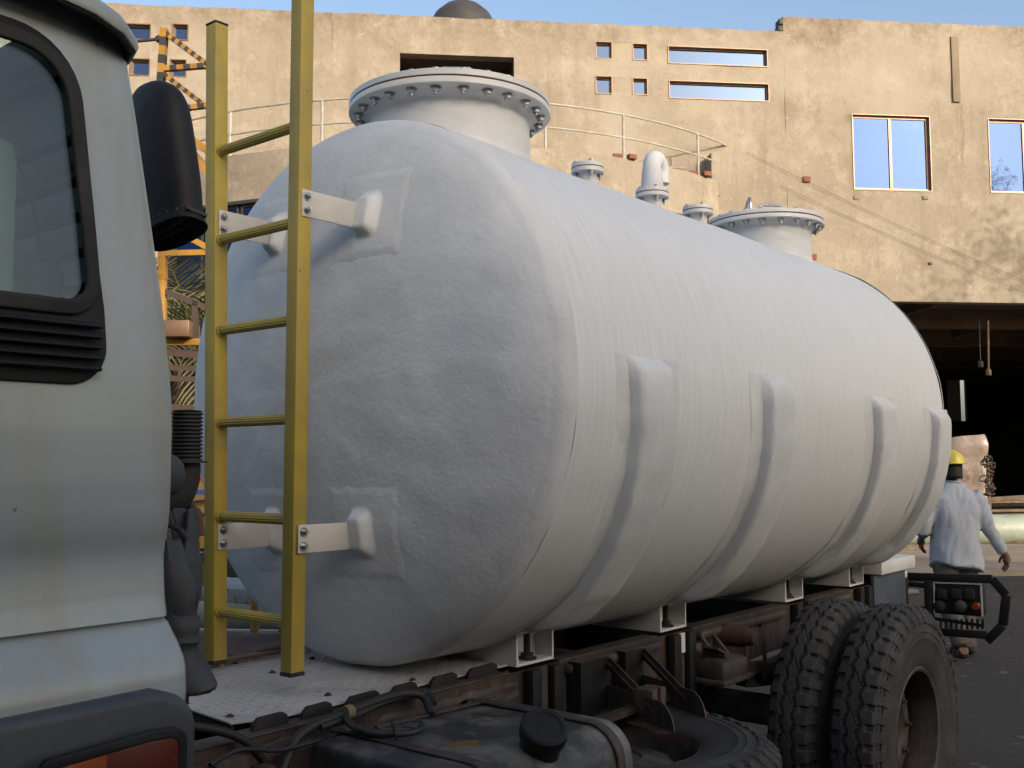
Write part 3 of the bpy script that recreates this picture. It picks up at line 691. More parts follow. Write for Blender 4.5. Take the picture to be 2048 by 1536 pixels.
# ================================================================== TRUCK
truck=empty('truck',(3.5,2.65,0),'pale grey truck seen from behind its cab, bare grimy chassis carrying the white tank','truck')
TK=Vector((3.5,2.65,0))
def kb(b,name,mt,parent=truck,**k):
    bmesh.ops.translate(b.bm,verts=b.bm.verts,vec=-TK); return b.build(name,mt,parent,**k)
def kplate(name,loops,fn,depth,mt,parent=truck,**k):
    return plate(name,loops,lambda u,v,w:Vector(fn(u,v,w))-TK,depth,mt,parent,**k)
YC=1.45
# side profile of the cab: (z, y) from the sill up
CPROF=[(1.268,1.412),(1.276,1.402),(1.30,1.398),(1.335,1.400),(1.352,1.406),(1.375,1.425),(1.392,1.443),(1.401,1.452),(1.405,1.462),(1.409,1.462),(1.412,1.455),(1.44,1.461),(1.475,1.464),(1.505,1.465),(1.522,1.462),(1.545,1.455),(1.575,1.450),(1.62,1.447),(1.70,1.446),(1.80,1.448),(1.90,1.452),(2.05,1.460),(2.2,1.470),(2.30,1.480),(2.34,1.486)]
def cprof(z):
    for (a,b),(c,d) in zip(CPROF[:-1],CPROF[1:]):
        if a<=z<=c: return b+(d-b)*(z-a)/(c-a)
    return CPROF[0][1] if z<CPROF[0][0] else CPROF[-1][1]
def xrear(z):   # where the flat of the side ends, before the corner turns in
    for (a,b),(c,d) in zip(((1.2,.902),(1.40,.902),(1.75,.897),(1.87,.884),(2.30,.822),(2.5,.79))[:-1],((1.40,.902),(1.75,.897),(1.87,.884),(2.30,.822),(2.5,.79))):
        if a<=z<=c: return b+(d-b)*(z-a)/(c-a)
    return .902
def inpoly(x,y,P):
    c=False
    for (a,b_),(d,e) in zip(P,P[1:]+P[:1]):
        if (b_>y)!=(e>y) and x<(d-a)*(y-b_)/(e-b_)+a: c=not c
    return c
HOLE=rpoly([(-.29,1.872,0),(.784,1.872,.04),(.772,2.0,0),(.745,2.270,.088),(-.29,2.270,0)],8)
def side_fn(mirror=False):
    zs=[];
    for (a,_),(c,_) in zip(CPROF[:-1],CPROF[1:]):
        n=max(1,int((c-a)/.011)); zs+=[a+(c-a)*i/n for i in range(n)]
    zs.append(CPROF[-1][0])
    xs=[-1.0,-.6,-.29,-.1,.1,.3,.45,.55]+[.60+.01*i for i in range(19)]
    cor=[(0,0),(.008,.001),(.014,.004),(.018,.008),(.026,.020),(.033,.035),(.036,.05),(.036,.09)]
    b=MB(); bm=b.bm; V=[]
    for z in zs:
        y=cprof(z); xr=xrear(z); row=[]
        for x in xs: row.append((x,y))
        for dx,dy in cor: row.append((xr+dx,y+dy))
        V.append([bm.verts.new((x,(y if not mirror else 2*YT-y),z)) for x,y in row])
    for i in range(len(zs)-1):
        zm=(zs[i]+zs[i+1])/2
        for j in range(len(V[0])-1):
            if j<len(xs)-1 and inpoly((xs[j]+xs[j+1])/2,zm,HOLE): continue
            bm.faces.new((V[i][j],V[i][j+1],V[i+1][j+1],V[i+1][j]))
    return b
cab=kb(side_fn(),'cab_side',M['cab'],smooth=25,rec=False)
for p_ in cab.data.polygons: pass
kb(side_fn(True),'cab_side',M['cab'],smooth=25).hide_render=False
# cab back wall, roof, gutter
b=MB(); xb=.905
def back(u,v):
    z=1.27+(2.42-1.27)*v; y=(cprof(z)+.085)+(2*(YT-cprof(z)-.085))*u; return Vector((xrear(z)+.030,y,z))
b.grid(back,12,14); 
bk=kb(b,'cab_back',M['cab'],smooth=30)
b=MB(); b.grid(lambda u,v:Vector((xrear(1.3+1.0*v)+.012,1.50+(2*YT-3.0)*u,1.3+1.0*v)),4,12); kb(b,'cab_liner',mat('cab_liner_vinyl',(.50,.55,.57),(.45,.5,.52),rough=.8,ns=3))
def roof(u,v):
    x=-1.0+(.80+1.0)*v; t=u; y=1.455+(2*YT-2*1.455)*t; e=min(t,1-t)*(2*YT-2*1.455); ex=(.80-x)
    z=2.375+.16*(1-math.exp(-e/.18))-.05*math.exp(-max(0,ex)/.08)*(1-math.exp(-e/.1)); return Vector((x,y,z))
b=MB(); b.grid(roof,60,40); kb(b,'cab_roof',M['cab'],smooth=50)
# gutter lip running along the roof edge and turning down at the rear corner
gp=[Vector((-1.0,1.440,2.352)),Vector((.3,1.440,2.352)),Vector((.55,1.440,2.350)),Vector((.68,1.440,2.346)),Vector((.76,1.441,2.338)),Vector((.805,1.445,2.325)),Vector((.835,1.462,2.312)),Vector((.845,1.50,2.306)),Vector((.85,1.62,2.306)),Vector((.85,3.7,2.306))]
b=MB()
def gsec(u,v):
    i=u*(len(gp)-1); k=min(int(i),len(gp)-2); p=gp[k].lerp(gp[k+1],i-k)
    sec=[(-.0,-.020),(-.009,-.018),(-.012,-.010),(-.010,.0),(-.002,.012),(.012,.022),(.035,.030),(.05,.02),(.05,-.020)]
    j=int(round(v*(len(sec)-1))); dy,dz=sec[j]; d=(gp[min(k+1,len(gp)-1)]-gp[k]); d.normalize(); out=Vector((d.y,-d.x,0)).normalized()
    return p-out*dy*1.+Vector((0,0,dz))
b.grid(gsec,64,9); kb(b,'roof_gutter',M['cab'],smooth=50)
b=MB(); b.tube([p+Vector((0,0,-.018)) for p in gp[:-1]],.006,6); kb(b,'gutter_seal',M['blackpl'])
# black window surround with louvres, glass
def sfn(off): return lambda u,v,w: (u,cprof(v)-off-w,v)
outer=rpoly([(-.5,1.766,0),(.800,1.766,.055),(.792,1.88,0),(.775,2.0,0),(.750,2.288,.10),(-.5,2.288,0)],8)
inner=rpoly([(-.3,1.876,0),(.780,1.876,.040),(.769,2.0,0),(.741,2.266,.085),(-.3,2.266,0)][::1],8)
tr=kplate('window_surround',[outer,inner],sfn(.0),.010,M['blackpl'],bevel=.003)
gasket=rpoly([(-.30,1.868,0),(.786,1.868,.046),(.774,2.0,0),(.747,2.272,.09),(-.30,2.272,0)],8)
gi=rpoly([(-.29,1.884,0),(.772,1.884,.034),(.761,2.0,0),(.732,2.258,.078),(-.29,2.258,0)],8)
kplate('rubber_seal',[gasket,gi],sfn(.007),.010,M['black'],tr,bevel=.004)
kplate('glass',[[(x,z) for x,z in rpoly([(-.29,1.880,0),(.776,1.880,.04),(.765,2.0,0),(.737,2.262,.08),(-.29,2.262,0)],8)]],sfn(-.002),.004,M['glass_cab'],tr)
for k in range(5):
    z=1.783+.0158*k
    b=MB(); b.prism([(-.45,cprof(z)-.012,z),(-.45,cprof(z)-.020,z+.0035),(-.45,cprof(z)-.012,z+.0105),(-.45,cprof(z)-.008,z+.0105)],(1.235-.012*abs(k-2)*0,0,0),bev=.0018); kb(b,'louvre_slat',M['blackpl'],tr)
# rubbish of the interior: seat, rear-window guard bars
b=MB(); b.box((-.75,1.75,1.15),(-.05,2.30,1.55),bev=.05); b.box((-.02,1.72,1.35),(.16,2.22,2.02),rot=Matrix.Rotation(.12,3,'Y'),bev=.07); b.box((.06,1.84,2.02),(.17,2.10,2.19),rot=Matrix.Rotation(.12,3,'Y'),bev=.05); kb(b,'seat',M['seat'])
b=MB(); b.box((-1.0,1.5,1.25),(.86,3.8,1.32)); b.box((-1.03,1.5,1.25),(-1.0,3.8,1.72)); kb(b,'cab_floor',M['trim'],smooth=0)
for k,z in enumerate((1.93,1.985,2.04,2.095,2.16)):
    b=MB(); b.tube([(.835-.15*(z-1.87),1.50,z),(.835-.15*(z-1.87),3.65,z)],.0085,8); kb(b,'guard_bar',M['blackpl'])
b=MB(); b.box((.40,1.58,1.55),(at(44,400,1,1.6).x,1.70,at(20,262,1,1.6).z),bev=.045); kb(b,'seat_backrest',M['seat'])
c_=at(78,592,1,1.62); b=MB(); b.lathe(c_,(0,0,1),[(-.1,.03),(0,.036),(.03,.038),(.05,.032),(.062,.015),(.064,0)],20); b.tube([c_+UZ*.05,c_+Vector((-.004,0,.10)),c_+Vector((-.02,0,.17)),c_+Vector((-.05,0,.22))],.003,6); kb(b,'work_lamp',M['blackpl'])
# lower fender trim with lamp
fo=rpoly([(-.9,1.02,0),(.905,1.02,0),(.905,1.285,.045),(.85,1.304,.0),(.60,1.300,0),(-.9,1.30,0)],8)
fd=kplate('fender_trim',[fo],lambda u,v,w:(u,1.402-w-.0,v),.06,M['trim'],bevel=.016)
b=MB(); b.box((.5,1.45,1.03),(.955,1.75,1.26),bev=.03); kb(b,'fender_inner',M['blackpl'],fd)
lo=rpoly([(.655,1.15,.01),(.878,1.15,.02),(.878,1.268,.022),(.82,1.270,0),(.67,1.262,.012)],6)
li=rpoly([(.667,1.16,.01),(.868,1.16,.015),(.868,1.259,.018),(.82,1.261,0),(.679,1.253,.01)],6)
lp=kplate('side_lamp',[lo,li],lambda u,v,w:(u,1.345-w,v),.014,M['blackpl'],bevel=.003)
kplate('amber_lens',[rpoly([(.667,1.16,.005),(.755,1.16,0),(.755,1.258,0),(.679,1.253,.008)],4)],lambda u,v,w:(u,1.345-w,v),.012,M['lampor'],lp,bevel=.003)
kplate('red_lens',[rpoly([(.757,1.16,0),(.868,1.16,.012),(.868,1.259,.016),(.82,1.261,0),(.757,1.258,0)],4)],lambda u,v,w:(u,1.345-w,v),.012,M['lampred'],lp,bevel=.003)
b=MB(); b.box((-.4,1.9,1.0),(.85,3.4,1.27)); kb(b,'cab_subframe',M['grime'],smooth=0)

# ---- chassis
ZC=.960; YW=2.232; ZB=.655
def ctop(x): return ZC
def web_poly():
    bot=[(-.9,.66),(3.55,.66),(3.75,.675),(4.0,.71),(4.25,.745),(4.6,.76),(6.42,.76)]
    return bot
for sg in (1,-1):
    yw=YW if sg==1 else 2*YT-YW
    b=MB(); bt=web_poly(); pts=[(x,yw,z) for x,z in bt]+[(6.42,yw,ZC-.006),(-.9,yw,ZC-.006)]
    b.prism(pts,(0,.008*sg,0)); rl=kb(b,'chassis_rail',M['rust'],smooth=0)
    b=MB()
    for (xa,xb_) in ((-.9,2.68),(2.97,3.62),(3.90,4.79),(5.06,5.60)): b.box((xa,yw-.0 if sg==1 else yw-.075,ZC-.012),(xb_,(yw+.075) if sg==1 else yw,ZC-.001),bev=.004)
    for (x0,z0),(x1,z1) in zip(bt[:-1],bt[1:]):
        b.prism([(x0,yw+.002*sg,z0-.004),(x1,yw+.002*sg,z1-.004),(x1,yw+.002*sg,z1+.006),(x0,yw+.002*sg,z0+.006)],(0,.07*sg,0))
    kb(b,'rail_flange',M['grime'],rl,smooth=30)
for x in (2.2,3.3,4.2,5.1,6.3):
    b=MB(); b.box((x-.04,YW+.01,.70),(x+.04,2*YT-YW-.01,.92),bev=.01); kb(b,'cross_member',M['grime'])
# rounded top edge of sleepers between the feet
for (xa,xb_,lab) in ((2.98,3.60,'n'),(3.91,4.74,'n'),(5.07,5.55,'n')):
    b=MB(); b.box((xa,YW-.035,ZC-.055),(xb_,YW+.05,ZC-.013),bev=.018); kb(b,'rail_edge',M['grime'])
# black stiffener straps and spacer posts under the feet
for X0 in XI:
    for dx in (.015,.135):
        b=MB(); b.box((X0+dx,YW-.045,.69),(X0+dx+.055,YW-.004,ZC-.002),bev=.008); kb(b,'mounting_strap',M['blackpl'])
    b=MB(); b.box((X0+.075,YW-.02,.72),(X0+.13,YW-.004,ZC-.004),bev=.004); kb(b,'mounting_shim',M['grime'])
    if X0!=XI[1]: continue
    b=MB(); b.box((X0+.079,YW-.026,.875),(X0+.126,YW-.0205,ZC-.006)); kb(b,'paint_splash',M['gelsmooth'],smooth=0)
for k in range(26):
    x=2.95+.13*k+random.uniform(-.03,.03); z=random.choice((.72,.86,.90,.79)); 
    if any(X0-.03<x<X0+.24 for X0 in XI) : continue
    b=MB(); b.hexbolt((x,YW-.0005,z),(0,-1,0),.011,.009); kb(b,'rivet',M['grime'])
# ---- checker deck plate
dpts=[(1.672,2.345),(1.80,2.300),(2.76,2.285),(2.93,2.285),(2.93,3.02),(1.90,3.02),(1.90,2.90),(1.875,2.84),(1.73,2.72),(1.70,2.64)]
dk=kplate('deck_plate',[dpts],lambda u,v,w:(u,v,.968+w),.006,M['deck'],bevel=.001)
b=MB()      # raised five-bar tread marks, too many to pick apart
for i in range(46):
    for j in range(26):
        x=1.70+.032*i; y=2.31+.028*j
        if x<1.9 and (y>2.62 or y<2.345+ (1.70-x)*.2): continue
        if y>3.0 or x>2.92: continue
        d=.008; 
        if (i+j)%2: b.box((x-d,y-.002,.971),(x+d,y+.002,.9725))
        else: b.box((x-.002,y-d,.971),(x+.002,y+d,.9725))
o=kb(b,'tread_marks',M['deck'],dk,smooth=0); o['kind']='stuff'
for px,py in ((460,1434),(656,1391),(825,1361),(470,1327),(624,1318),(545,1346)):
    c_=at(px,py,2,.971); b=MB(); b.hexbolt(c_,(0,0,1),.008,.005,washer=True); kb(b,'screw',M['grime'],dk)
# notched black strip along the deck's edge
seg=[(500,573,1447),(600,662,1417),(688,757,1395),(778,832,1378),(857,912,1361),(932,992,1345)]
for a,c,yy in seg:
    A=at(a,yy+8,1,2.272); B_=at(c,yy-7,1,2.272); b=MB(); z0=.962
    b.prism([(A.x-.01,2.262,z0-.05),(B_.x+.01,2.262,z0-.05),(B_.x-.004,2.262,z0+.022),(B_.x-.02,2.262,z0+.030),(A.x+.02,2.262,z0+.028),(A.x+.004,2.262,z0+.014)],(0,.014,0),bev=.003); kb(b,'edge_clip',M['blackpl'],dk)
b=MB(); n=60
def crump(u,v):
    x=1.60+1.12*u; z=.955-.085*v; y=2.262-.03*v-.02*math.sin(v*3)+.012*noise.noise(Vector((x*9,v*2,0)))+.006*noise.noise(Vector((x*30,v*5,0))); return Vector((x,y,z+.006*noise.noise(Vector((x*12,0,4)))))
b.grid(crump,n,10); kb(b,'crumpled_skirt',M['grime'],smooth=60)
b=MB(); b.prism([(1.672,2.345,.96),(1.672,2.345,.93),(1.70,2.64,.93),(1.70,2.64,.96)],(.01,0,0)); kb(b,'deck_edge',M['blackpl'],dk,smooth=0)
# ---- cables along the chassis
def cable(pts,r,mt='blackwire',name='cable',parent=truck):
    P=[Vector(p) for p in pts]; Q=[]
    for i in range(len(P)-1):
        p0=P[max(i-1,0)];p1=P[i];p2=P[i+1];p3=P[min(i+2,len(P)-1)]
        for k in range(8):
            t=k/8; Q.append(.5*((2*p1)+(-p0+p2)*t+(2*p0-5*p1+4*p2-p3)*t*t+(-p0+3*p1-3*p2+p3)*t**3))
    Q.append(P[-1]); b=MB(); b.tube(Q,r,8); return kb(b,name,M[mt],parent,smooth=60)
ya=2.19
def Y_(px,py,y=ya): return at(px,py,1,y)
cable([Y_(380,1452),Y_(450,1465),Y_(500,1490),Y_(535,1540),Y_(540,1600)],.011)
cable([Y_(565,1540,2.15),Y_(600,1470,2.17),Y_(680,1430,2.18),Y_(790,1390,2.2),Y_(845,1392,2.18),Y_(862,1430,2.12)],.013)
cable([Y_(640,1455,2.16),Y_(700,1435,2.17),Y_(780,1400,2.2),Y_(850,1385,2.19),Y_(868,1408,2.14)],.010)
cable([Y_(690,1435,2.16),Y_(720,1460,2.06),Y_(790,1468,1.99),Y_(835,1462,1.97),Y_(843,1450,1.99)],.010)
cable([Y_(660,1460,2.16),Y_(760,1475,2.04),Y_(860,1500,1.93),Y_(960,1540,1.86)],.005)
cable([Y_(420,1530,2.1),Y_(480,1500,2.12),Y_(560,1500,2.14),Y_(640,1480,2.15)],.006)
c_=Y_(690,1426,2.17); d_=Y_(703,1422,2.17); b=MB(); b.tube([c_,d_],.019,12); kb(b,'tape_wrap',M['tape'])
for a_ in ((783,1440,792,1480),(800,1447,843,1442),(806,1453,835,1460)):
    b=MB(); b.tube([Y_(a_[0],a_[1],1.98),Y_((a_[0]+a_[2])/2,(a_[1]+a_[3])/2-3,1.975),Y_(a_[2],a_[3],1.98)],.0035,6); kb(b,'cable_tie',M['blackwire'])
b=MB(); b.box((1.35,2.19,.6),(1.95,2.232,.93),bev=.02); kb(b,'front_bracket',M['rust'])
b=MB(); b.box((1.50,2.16,.6),(1.53,2.19,.93),bev=.004); b.box((1.62,2.14,.6),(1.66,2.19,.90),bev=.004); kb(b,'bracket_rib',M['grime'])
# ---- fuel tank (rounded box with a raised seam)
FX0,FX1,FY0,FY1,FZ0,FZ1=1.81,2.50,1.62,2.205,.38,.922
def rbox_ring(x,inset,r=.10):
    return [(x,y,z) for y,z in rpoly([(FY0+inset,FZ0+inset,r),(FY1-inset,FZ0+inset,r),(FY1-inset,FZ1-inset,r*.5),(FY0+inset,FZ1-inset,r)],7)]
b=MB(); bm=b.bm; secs=[(FX0,.022),(FX0+.004,.008),(FX0+.014,.001),(FX0+.03,0),(FX0+.05,.0),(FX0+.056,.005),(FX0+.064,.005),(FX0+.07,0)]
for i in range(1,14): secs.append((FX0+.07+(FX1-FX0-.14)*i/14,0))
secs+=[(FX1-.07,0),(FX1-.064,.005),(FX1-.056,.005),(FX1-.05,0),(FX1-.03,0),(FX1-.014,.001),(FX1-.004,.008),(FX1,.022)]
rings=[]
for x,ins in secs:
    rings.append([bm.verts.new((p[0],p[1]+.006*noise.noise(Vector(p)*4),p[2]+.007*noise.noise(Vector(p)*5+Vector((3,0,0))))) for p in rbox_ring(x,ins)])
for A,B_ in zip(rings[:-1],rings[1:]):
    n=len(A)
    for k in range(n): bm.faces.new((A[k],A[(k+1)%n],B_[(k+1)%n],B_[k]))
bm.faces.new(rings[0]); bm.faces.new(rings[-1][::-1])
ft=kb(b,'fuel_tank',M['fuel'],smooth=40)
for xx in (1.90,2.40):      # hold-down straps
    b=MB(); bm=b.bm; A=[bm.verts.new((p[0],p[1],p[2])) for p in rbox_ring(xx,-.004)]; B_=[bm.verts.new((p[0]+.035,p[1],p[2])) for p in rbox_ring(xx,-.004)]
    n=len(A)
    for k in range(n): bm.faces.new((A[k],A[(k+1)%n],B_[(k+1)%n],B_[k]))
    o=kb(b,'hold_down_strap',M['grime'],ft); md=o.modifiers.new('s','SOLIDIFY'); md.thickness=.004; md.offset=1
b=MB(); b.prism([(2.0,2.15,.925),(2.48,2.12,.925),(2.48,2.105,.925),(2.0,2.135,.925)],(0,0,.006)); kb(b,'top_seam',M['grime'],ft,smooth=0)
fc=at(1080,1492,2,.922); ax=(UZ*.80-FH*.52+RH*.16).normalized()
b=MB(); b.lathe(fc-ax*.03,ax,[(-.02,.058),(.0,.054),(.065,.052),(.068,.062),(.075,.063),(.100,.062),(.105,.057),(.1055,.046),(.102,.043),(.102,0)],36); kb(b,'filler_cap',M['blackpl'],ft)
# ---- wheels
def tyre_bm(R0=.525,Wd=.27,N=44):
    b=MB(); prof=[(-.095,.262),(-.108,.275),(-.118,.30),(-.130,.35),(-.1345,.385),(-.1365,.388),(-.1365,.392),(-.1348,.395),(-.1345,.412),(-.137,.415),(-.137,.418),(-.134,.422),(-.131,.445),(-.121,.475),(-.112,.488)]
    full=prof+[(t*-1,r) for t,r in prof[::-1]]
    inner=[(.085,.262),(.07,.255),(-.07,.255),(-.085,.262)]
    b.lathe((0,0,0),(0,1,0),full+inner,96,closed=True); return b
def tread_me():
    b=MB(); bm=b.bm; NT=44; nth=NT*12; nw=40; WT=.122; V=[]
    def h(w,th):     # w in [-1,1]
        t=th*NT/(2*PI)
        zz=lambda ph: (abs(((t*1.0+ph)%1)*2-1)-.5)*2
        g=0
        for c0 in (-.26,.26):
            if abs(w-(c0+.085*zz(0 if c0<0 else .5)))<.07: g=1
        s=abs(w)
        if s>.50:
            tt=(t+(.5 if w<0 else 0)+.35*(s-.5)**1.5)%1
            wdt=.30+.28*(s-.5)
            if tt<wdt: g=max(g,min(1,(s-.50)/.06))
        elif s<.2 and ((t*.5+w*1.2)%1)<.06: g=.5
        return g
    for i in range(nth):
        th=2*PI*i/nth; row=[]
        for j in range(nw+1):
            w=-1+2*j/nw; crown=.525-.012*w*w-.030*max(0,abs(w)-.82)/.18
            r=crown-.016*h(w,th); row.append(bm.verts.new((math.cos(th)*r,w*WT,math.sin(th)*r)))
        # shoulder wrap down the sidewall with the lug ends
        for sgn in (1,-1):
            pass
        V.append(row)
    for i in range(nth):
        for j in range(nw): bm.faces.new((V[i][j],V[i][j+1],V[(i+1)%nth][j+1],V[(i+1)%nth][j]))
    for sgn,j in ((1,nw),(-1,0)):
        prev=[V[i][j] for i in range(nth)]
        for k,(rr,ww) in enumerate(((.474,.128),(.452,.132),(.445,.129))):
            cur=[]
            for i in range(nth):
                th=2*PI*i/nth; g=h(sgn*1.0,th); q=(1-g)*(.006 if k<2 else -.002); cur.append(bm.verts.new((math.cos(th)*rr,sgn*(ww+q),math.sin(th)*rr)))
            for i in range(nth):
                i2=(i+1)%nth; f=(prev[i],prev[i2],cur[i2],cur[i]); bm.faces.new(f if sgn<0 else f[::-1])
            prev=cur
    bmesh.ops.recalc_face_normals(bm,faces=bm.faces); me=bpy.data.meshes.new('tread'); bm.to_mesh(me); bm.free(); me.materials.append(M['tyre'])
    me.polygons.foreach_set('use_smooth',[True]*len(me.polygons)); me.set_sharp_from_angle(angle=math.radians(28)); return me
TREAD=tread_me()
tb_=tyre_bm(); TY=tb_.build('tyre',M['tyre'],None,smooth=30); TYME=TY.data; bpy.data.objects.remove(TY)
b=MB(); b.lathe((0,0,0),(0,1,0),[(-.105,.272),(-.112,.264),(-.105,.252),(-.02,.246),(.02,.244),(.085,.252),(.108,.268),(.100,.272),(.08,.258),(.02,.252),(-.02,.252),(-.09,.258)],64,closed=True); RIM=b.build('rim',M['grime'],None); RIMME=RIM.data; bpy.data.objects.remove(RIM)
def disc_me():
    b=MB(); b.lathe((0,0,0),(0,1,0),[(.085,.247),(.06,.235),(.035,.20),(.025,.17),(.025,.13),(.05,.11),(.09,.10),(.10,.085),(.10,0),(.105,0),(.105,.09),(.095,.108),(.055,.118),(.032,.135),(.032,.172),(.042,.205),(.068,.24)],48)
    for i in range(8):
        a=2*PI*i/8; b.hexbolt((.145*math.cos(a),.024,.145*math.sin(a)),(0,-1,0),.014,.012,.012)
    o=b.build('wheel_disc',M['grime'],None); me=o.data; bpy.data.objects.remove(o); return me
DISC=disc_me()
def wheel(name,loc,rot,flip=False,spin=0):
    r=link(name,TYME,None,truck); r.location=Vector(loc)-TK
    r.rotation_euler=rot; 
    for nm,me in (('tread',TREAD),('rim',RIMME),('wheel_disc',DISC)):
        c=link(nm,me,None,r)
        if nm=='tread': c.rotation_euler=(0,spin,0)
        if nm=='wheel_disc' and flip: c.rotation_euler=(0,0,PI)
    return r
wo=wheel('wheel',(4.46,1.583,.525),(0,0,0),spin=.03); wo['label']='outer rear tyre'
wi=wheel('wheel',(4.46,1.848,.525),(0,0,0),flip=True,spin=.09); wi['label']='inner rear tyre'
wheel('wheel',(4.46,2*YT-1.612,.525),(0,0,PI)); wheel('wheel',(4.46,2*YT-1.945,.525),(0,0,PI),flip=True)
wheel('wheel',(-.35,1.62,.525),(0,0,0)); wheel('wheel',(-.35,3.68,.525),(0,0,PI))
wo.scale=(1,.78,1); wi.scale=(1,.78,1)
b=MB(); b.tube([(4.46,1.75,.525),(4.46,3.5,.525)],.07,16); b.ico((4.46,2.65,.53),.19,3); kb(b,'rear_axle',M['grime'])
b=MB(); b.tube([(-.35,1.75,.45),(-.35,3.5,.45)],.05,12); kb(b,'front_axle',M['grime'])
sp=wheel('spare_wheel',(2.86,1.93,.635),(PI/2,0,0),spin=.1); sp['label']='spare lying flat under its carrier'
for c_ in [x for x in sp.children if x.name.startswith('wheel_disc')]: bpy.data.objects.remove(c_)
b=MB(); b.lathe((0,0,0),(0,1,0),[(-.05,.246),(-.03,.236),(.03,.212),(.062,.165),(.070,.12),(.070,.085),(.062,.080),(.062,0),(.05,0),(.05,.1),(.045,.16),(.015,.2),(-.045,.23)],56); dk2=b.build('wheel_disc',M['fuel'],sp)
for i in range(5):
    a=2*PI*i/5+.35; b=MB(); n_=Vector((math.cos(a)*.42,.9,math.sin(a)*.42)).normalized(); c_=Vector((math.cos(a)*.188,.050,math.sin(a)*.188)); b.lathe(c_-n_*.02,n_,[(0,0),(0,.034),(.021,.034),(.021,0)],20); b.build('hand_hole',M['stripeb'],sp)
# ---- spare carrier
def kbar(a,c,w_,h_,name,mt='grime',up=UZ,parent=truck,bev=.003):
    b=MB(); b.bar(a,c,w_,h_,up=up,bev=bev); return kb(b,name,M[mt],parent)
yb_=2.20
for (pa,pb,pt,ex,ey) in ((1150,1205,1325,1350,1452),(1240,1276,1303,1413,1428)):
    A=at(pa,pt,1,2.19); B_=at(pb,pt,1,2.19); E=at(ex,ey,2,.785); xm=(A.x+B_.x)/2
    b=MB(); b.box((A.x,2.165,.70),(A.x+.006,2.222,A.z)); b.box((A.x+.006,2.165,.70),(B_.x,2.171,A.z)); hg=kb(b,'hanger_post',M['blackpl'],smooth=0)
    P=Vector((B_.x,2.165,.785)); D=Vector((E.x-P.x,E.y-P.y,0)); Ln=D.length; D.normalize(); N_=Vector((-D.y,D.x,0))
    if N_.dot(FH)>0: N_=-N_
    zz=.765; ht=.085; pts=[P+Vector((0,0,zz-P.z)),P+D*(Ln)+Vector((0,0,zz-P.z))]
    for q in range(8):
        a=PI/2*q/7; pts.append(Vector((P.x,P.y,zz))+D*(Ln-ht+ht*math.cos(a))+UZ*(ht*math.sin(a)))
    pts.append(Vector((P.x,P.y,zz+ht)))
    b=MB(); b.prism(pts[:1]+pts[1:],N_*.005); kb(b,'carrier_arm',M['grime'],hg,smooth=20)
    b=MB(); f0=Vector((P.x,P.y,zz-.004)); b.prism([f0+D*.06,f0+D*(Ln-.005),f0+D*(Ln-.03)+N_*.055,f0+D*.08+N_*.065],(0,0,.004)); kb(b,'arm_flange',M['rust'],hg,smooth=0)
    tp=Vector((B_.x,2.165,A.z-.02)); en=Vector((P.x,P.y,zz+ht*.55))+D*(Ln*.72)
    dd=(en-tp).normalized(); up_=dd.cross(N_).normalized()
    b=MB(); b.bar(tp,en,.045,.005,up=N_); b.bar(tp+up_*.0,en+up_*.0,.005,.022,up=N_); kb(b,'diagonal_strut',M['grime'],hg,smooth=0)
p1=at(1300,1395,2,.84); b=MB(); b.box((p1.x-.045,p1.y-.04,.79),(p1.x+.045,p1.y+.04,.875),bev=.006); b.box((p1.x-.012,p1.y-.05,.79),(p1.x+.012,p1.y-.041,.88)); kb(b,'winch_block',M['grime'])
b=MB(); b.bar((p1.x-.35,2.0,.80),(p1.x+.2,2.02,.80),.04,.02); kb(b,'cross_strap',M['rust'])
# ---- spring hanger and leaf springs
A=at(1432,1310,1,2.16); b=MB()
b.prism([(3.83,2.225,.74),(4.08,2.225,.74),(4.08,2.225,.83),(4.02,2.225,.86),(3.93,2.225,.90),(3.86,2.225,.90)],(0,-.03,0),bev=.008)
b.box((3.84,2.06,.755),(4.07,2.20,.845),bev=.03); b.box((3.82,2.05,.745),(4.09,2.21,.765),bev=.006)
b.prism([(3.90,2.20,.84),(3.90,2.12,.84),(3.90,2.20,.925)],(.02,0,0),bev=.002); b.prism([(4.0,2.20,.84),(4.0,2.12,.84),(4.0,2.20,.925)],(.02,0,0),bev=.002)
kb(b,'spring_hanger',M['grime'])
b=MB(); b.lathe((4.12,2.21,.905),(0,-1,0),[(0,0),(0,.05),(.10,.046),(.15,.03),(.15,0)],20); kb(b,'shackle_pin',M['rust'])
lf=None
for k in range(8):
    h=.011; ln=.62-.055*k; b=MB()
    def leaf(u,v,k=k,ln=ln):
        x=4.46+(u-.5)*2*ln; return None
    z0=.815-.0125*k; pts=[]
    for i in range(17):
        x=4.46-ln+2*ln*i/16; z=z0-.0*(x)+.14*((x-4.46)/.62)**2-.06
        pts.append(Vector((x,2.125,z)))
    for a1,c1 in zip(pts[:-1],pts[1:]): b.bar(a1,c1,.075,.0105,up=UZ)
    kb(b,'spring_leaf',M['grime'],smooth=0)
for x in (4.08,4.25):
    b=MB(); b.box((x-.012,2.078,.70),(x+.012,2.086,.87)); kb(b,'leaf_clip',M['rust'],smooth=0)
for k in range(5):
    b=MB(); z0=.735-.0125*k; b.bar((4.05+.02*k,2.125,z0+.01),(4.5,2.125,z0-.03),.075,.0105); kb(b,'spring_leaf',M['grime'],smooth=0)
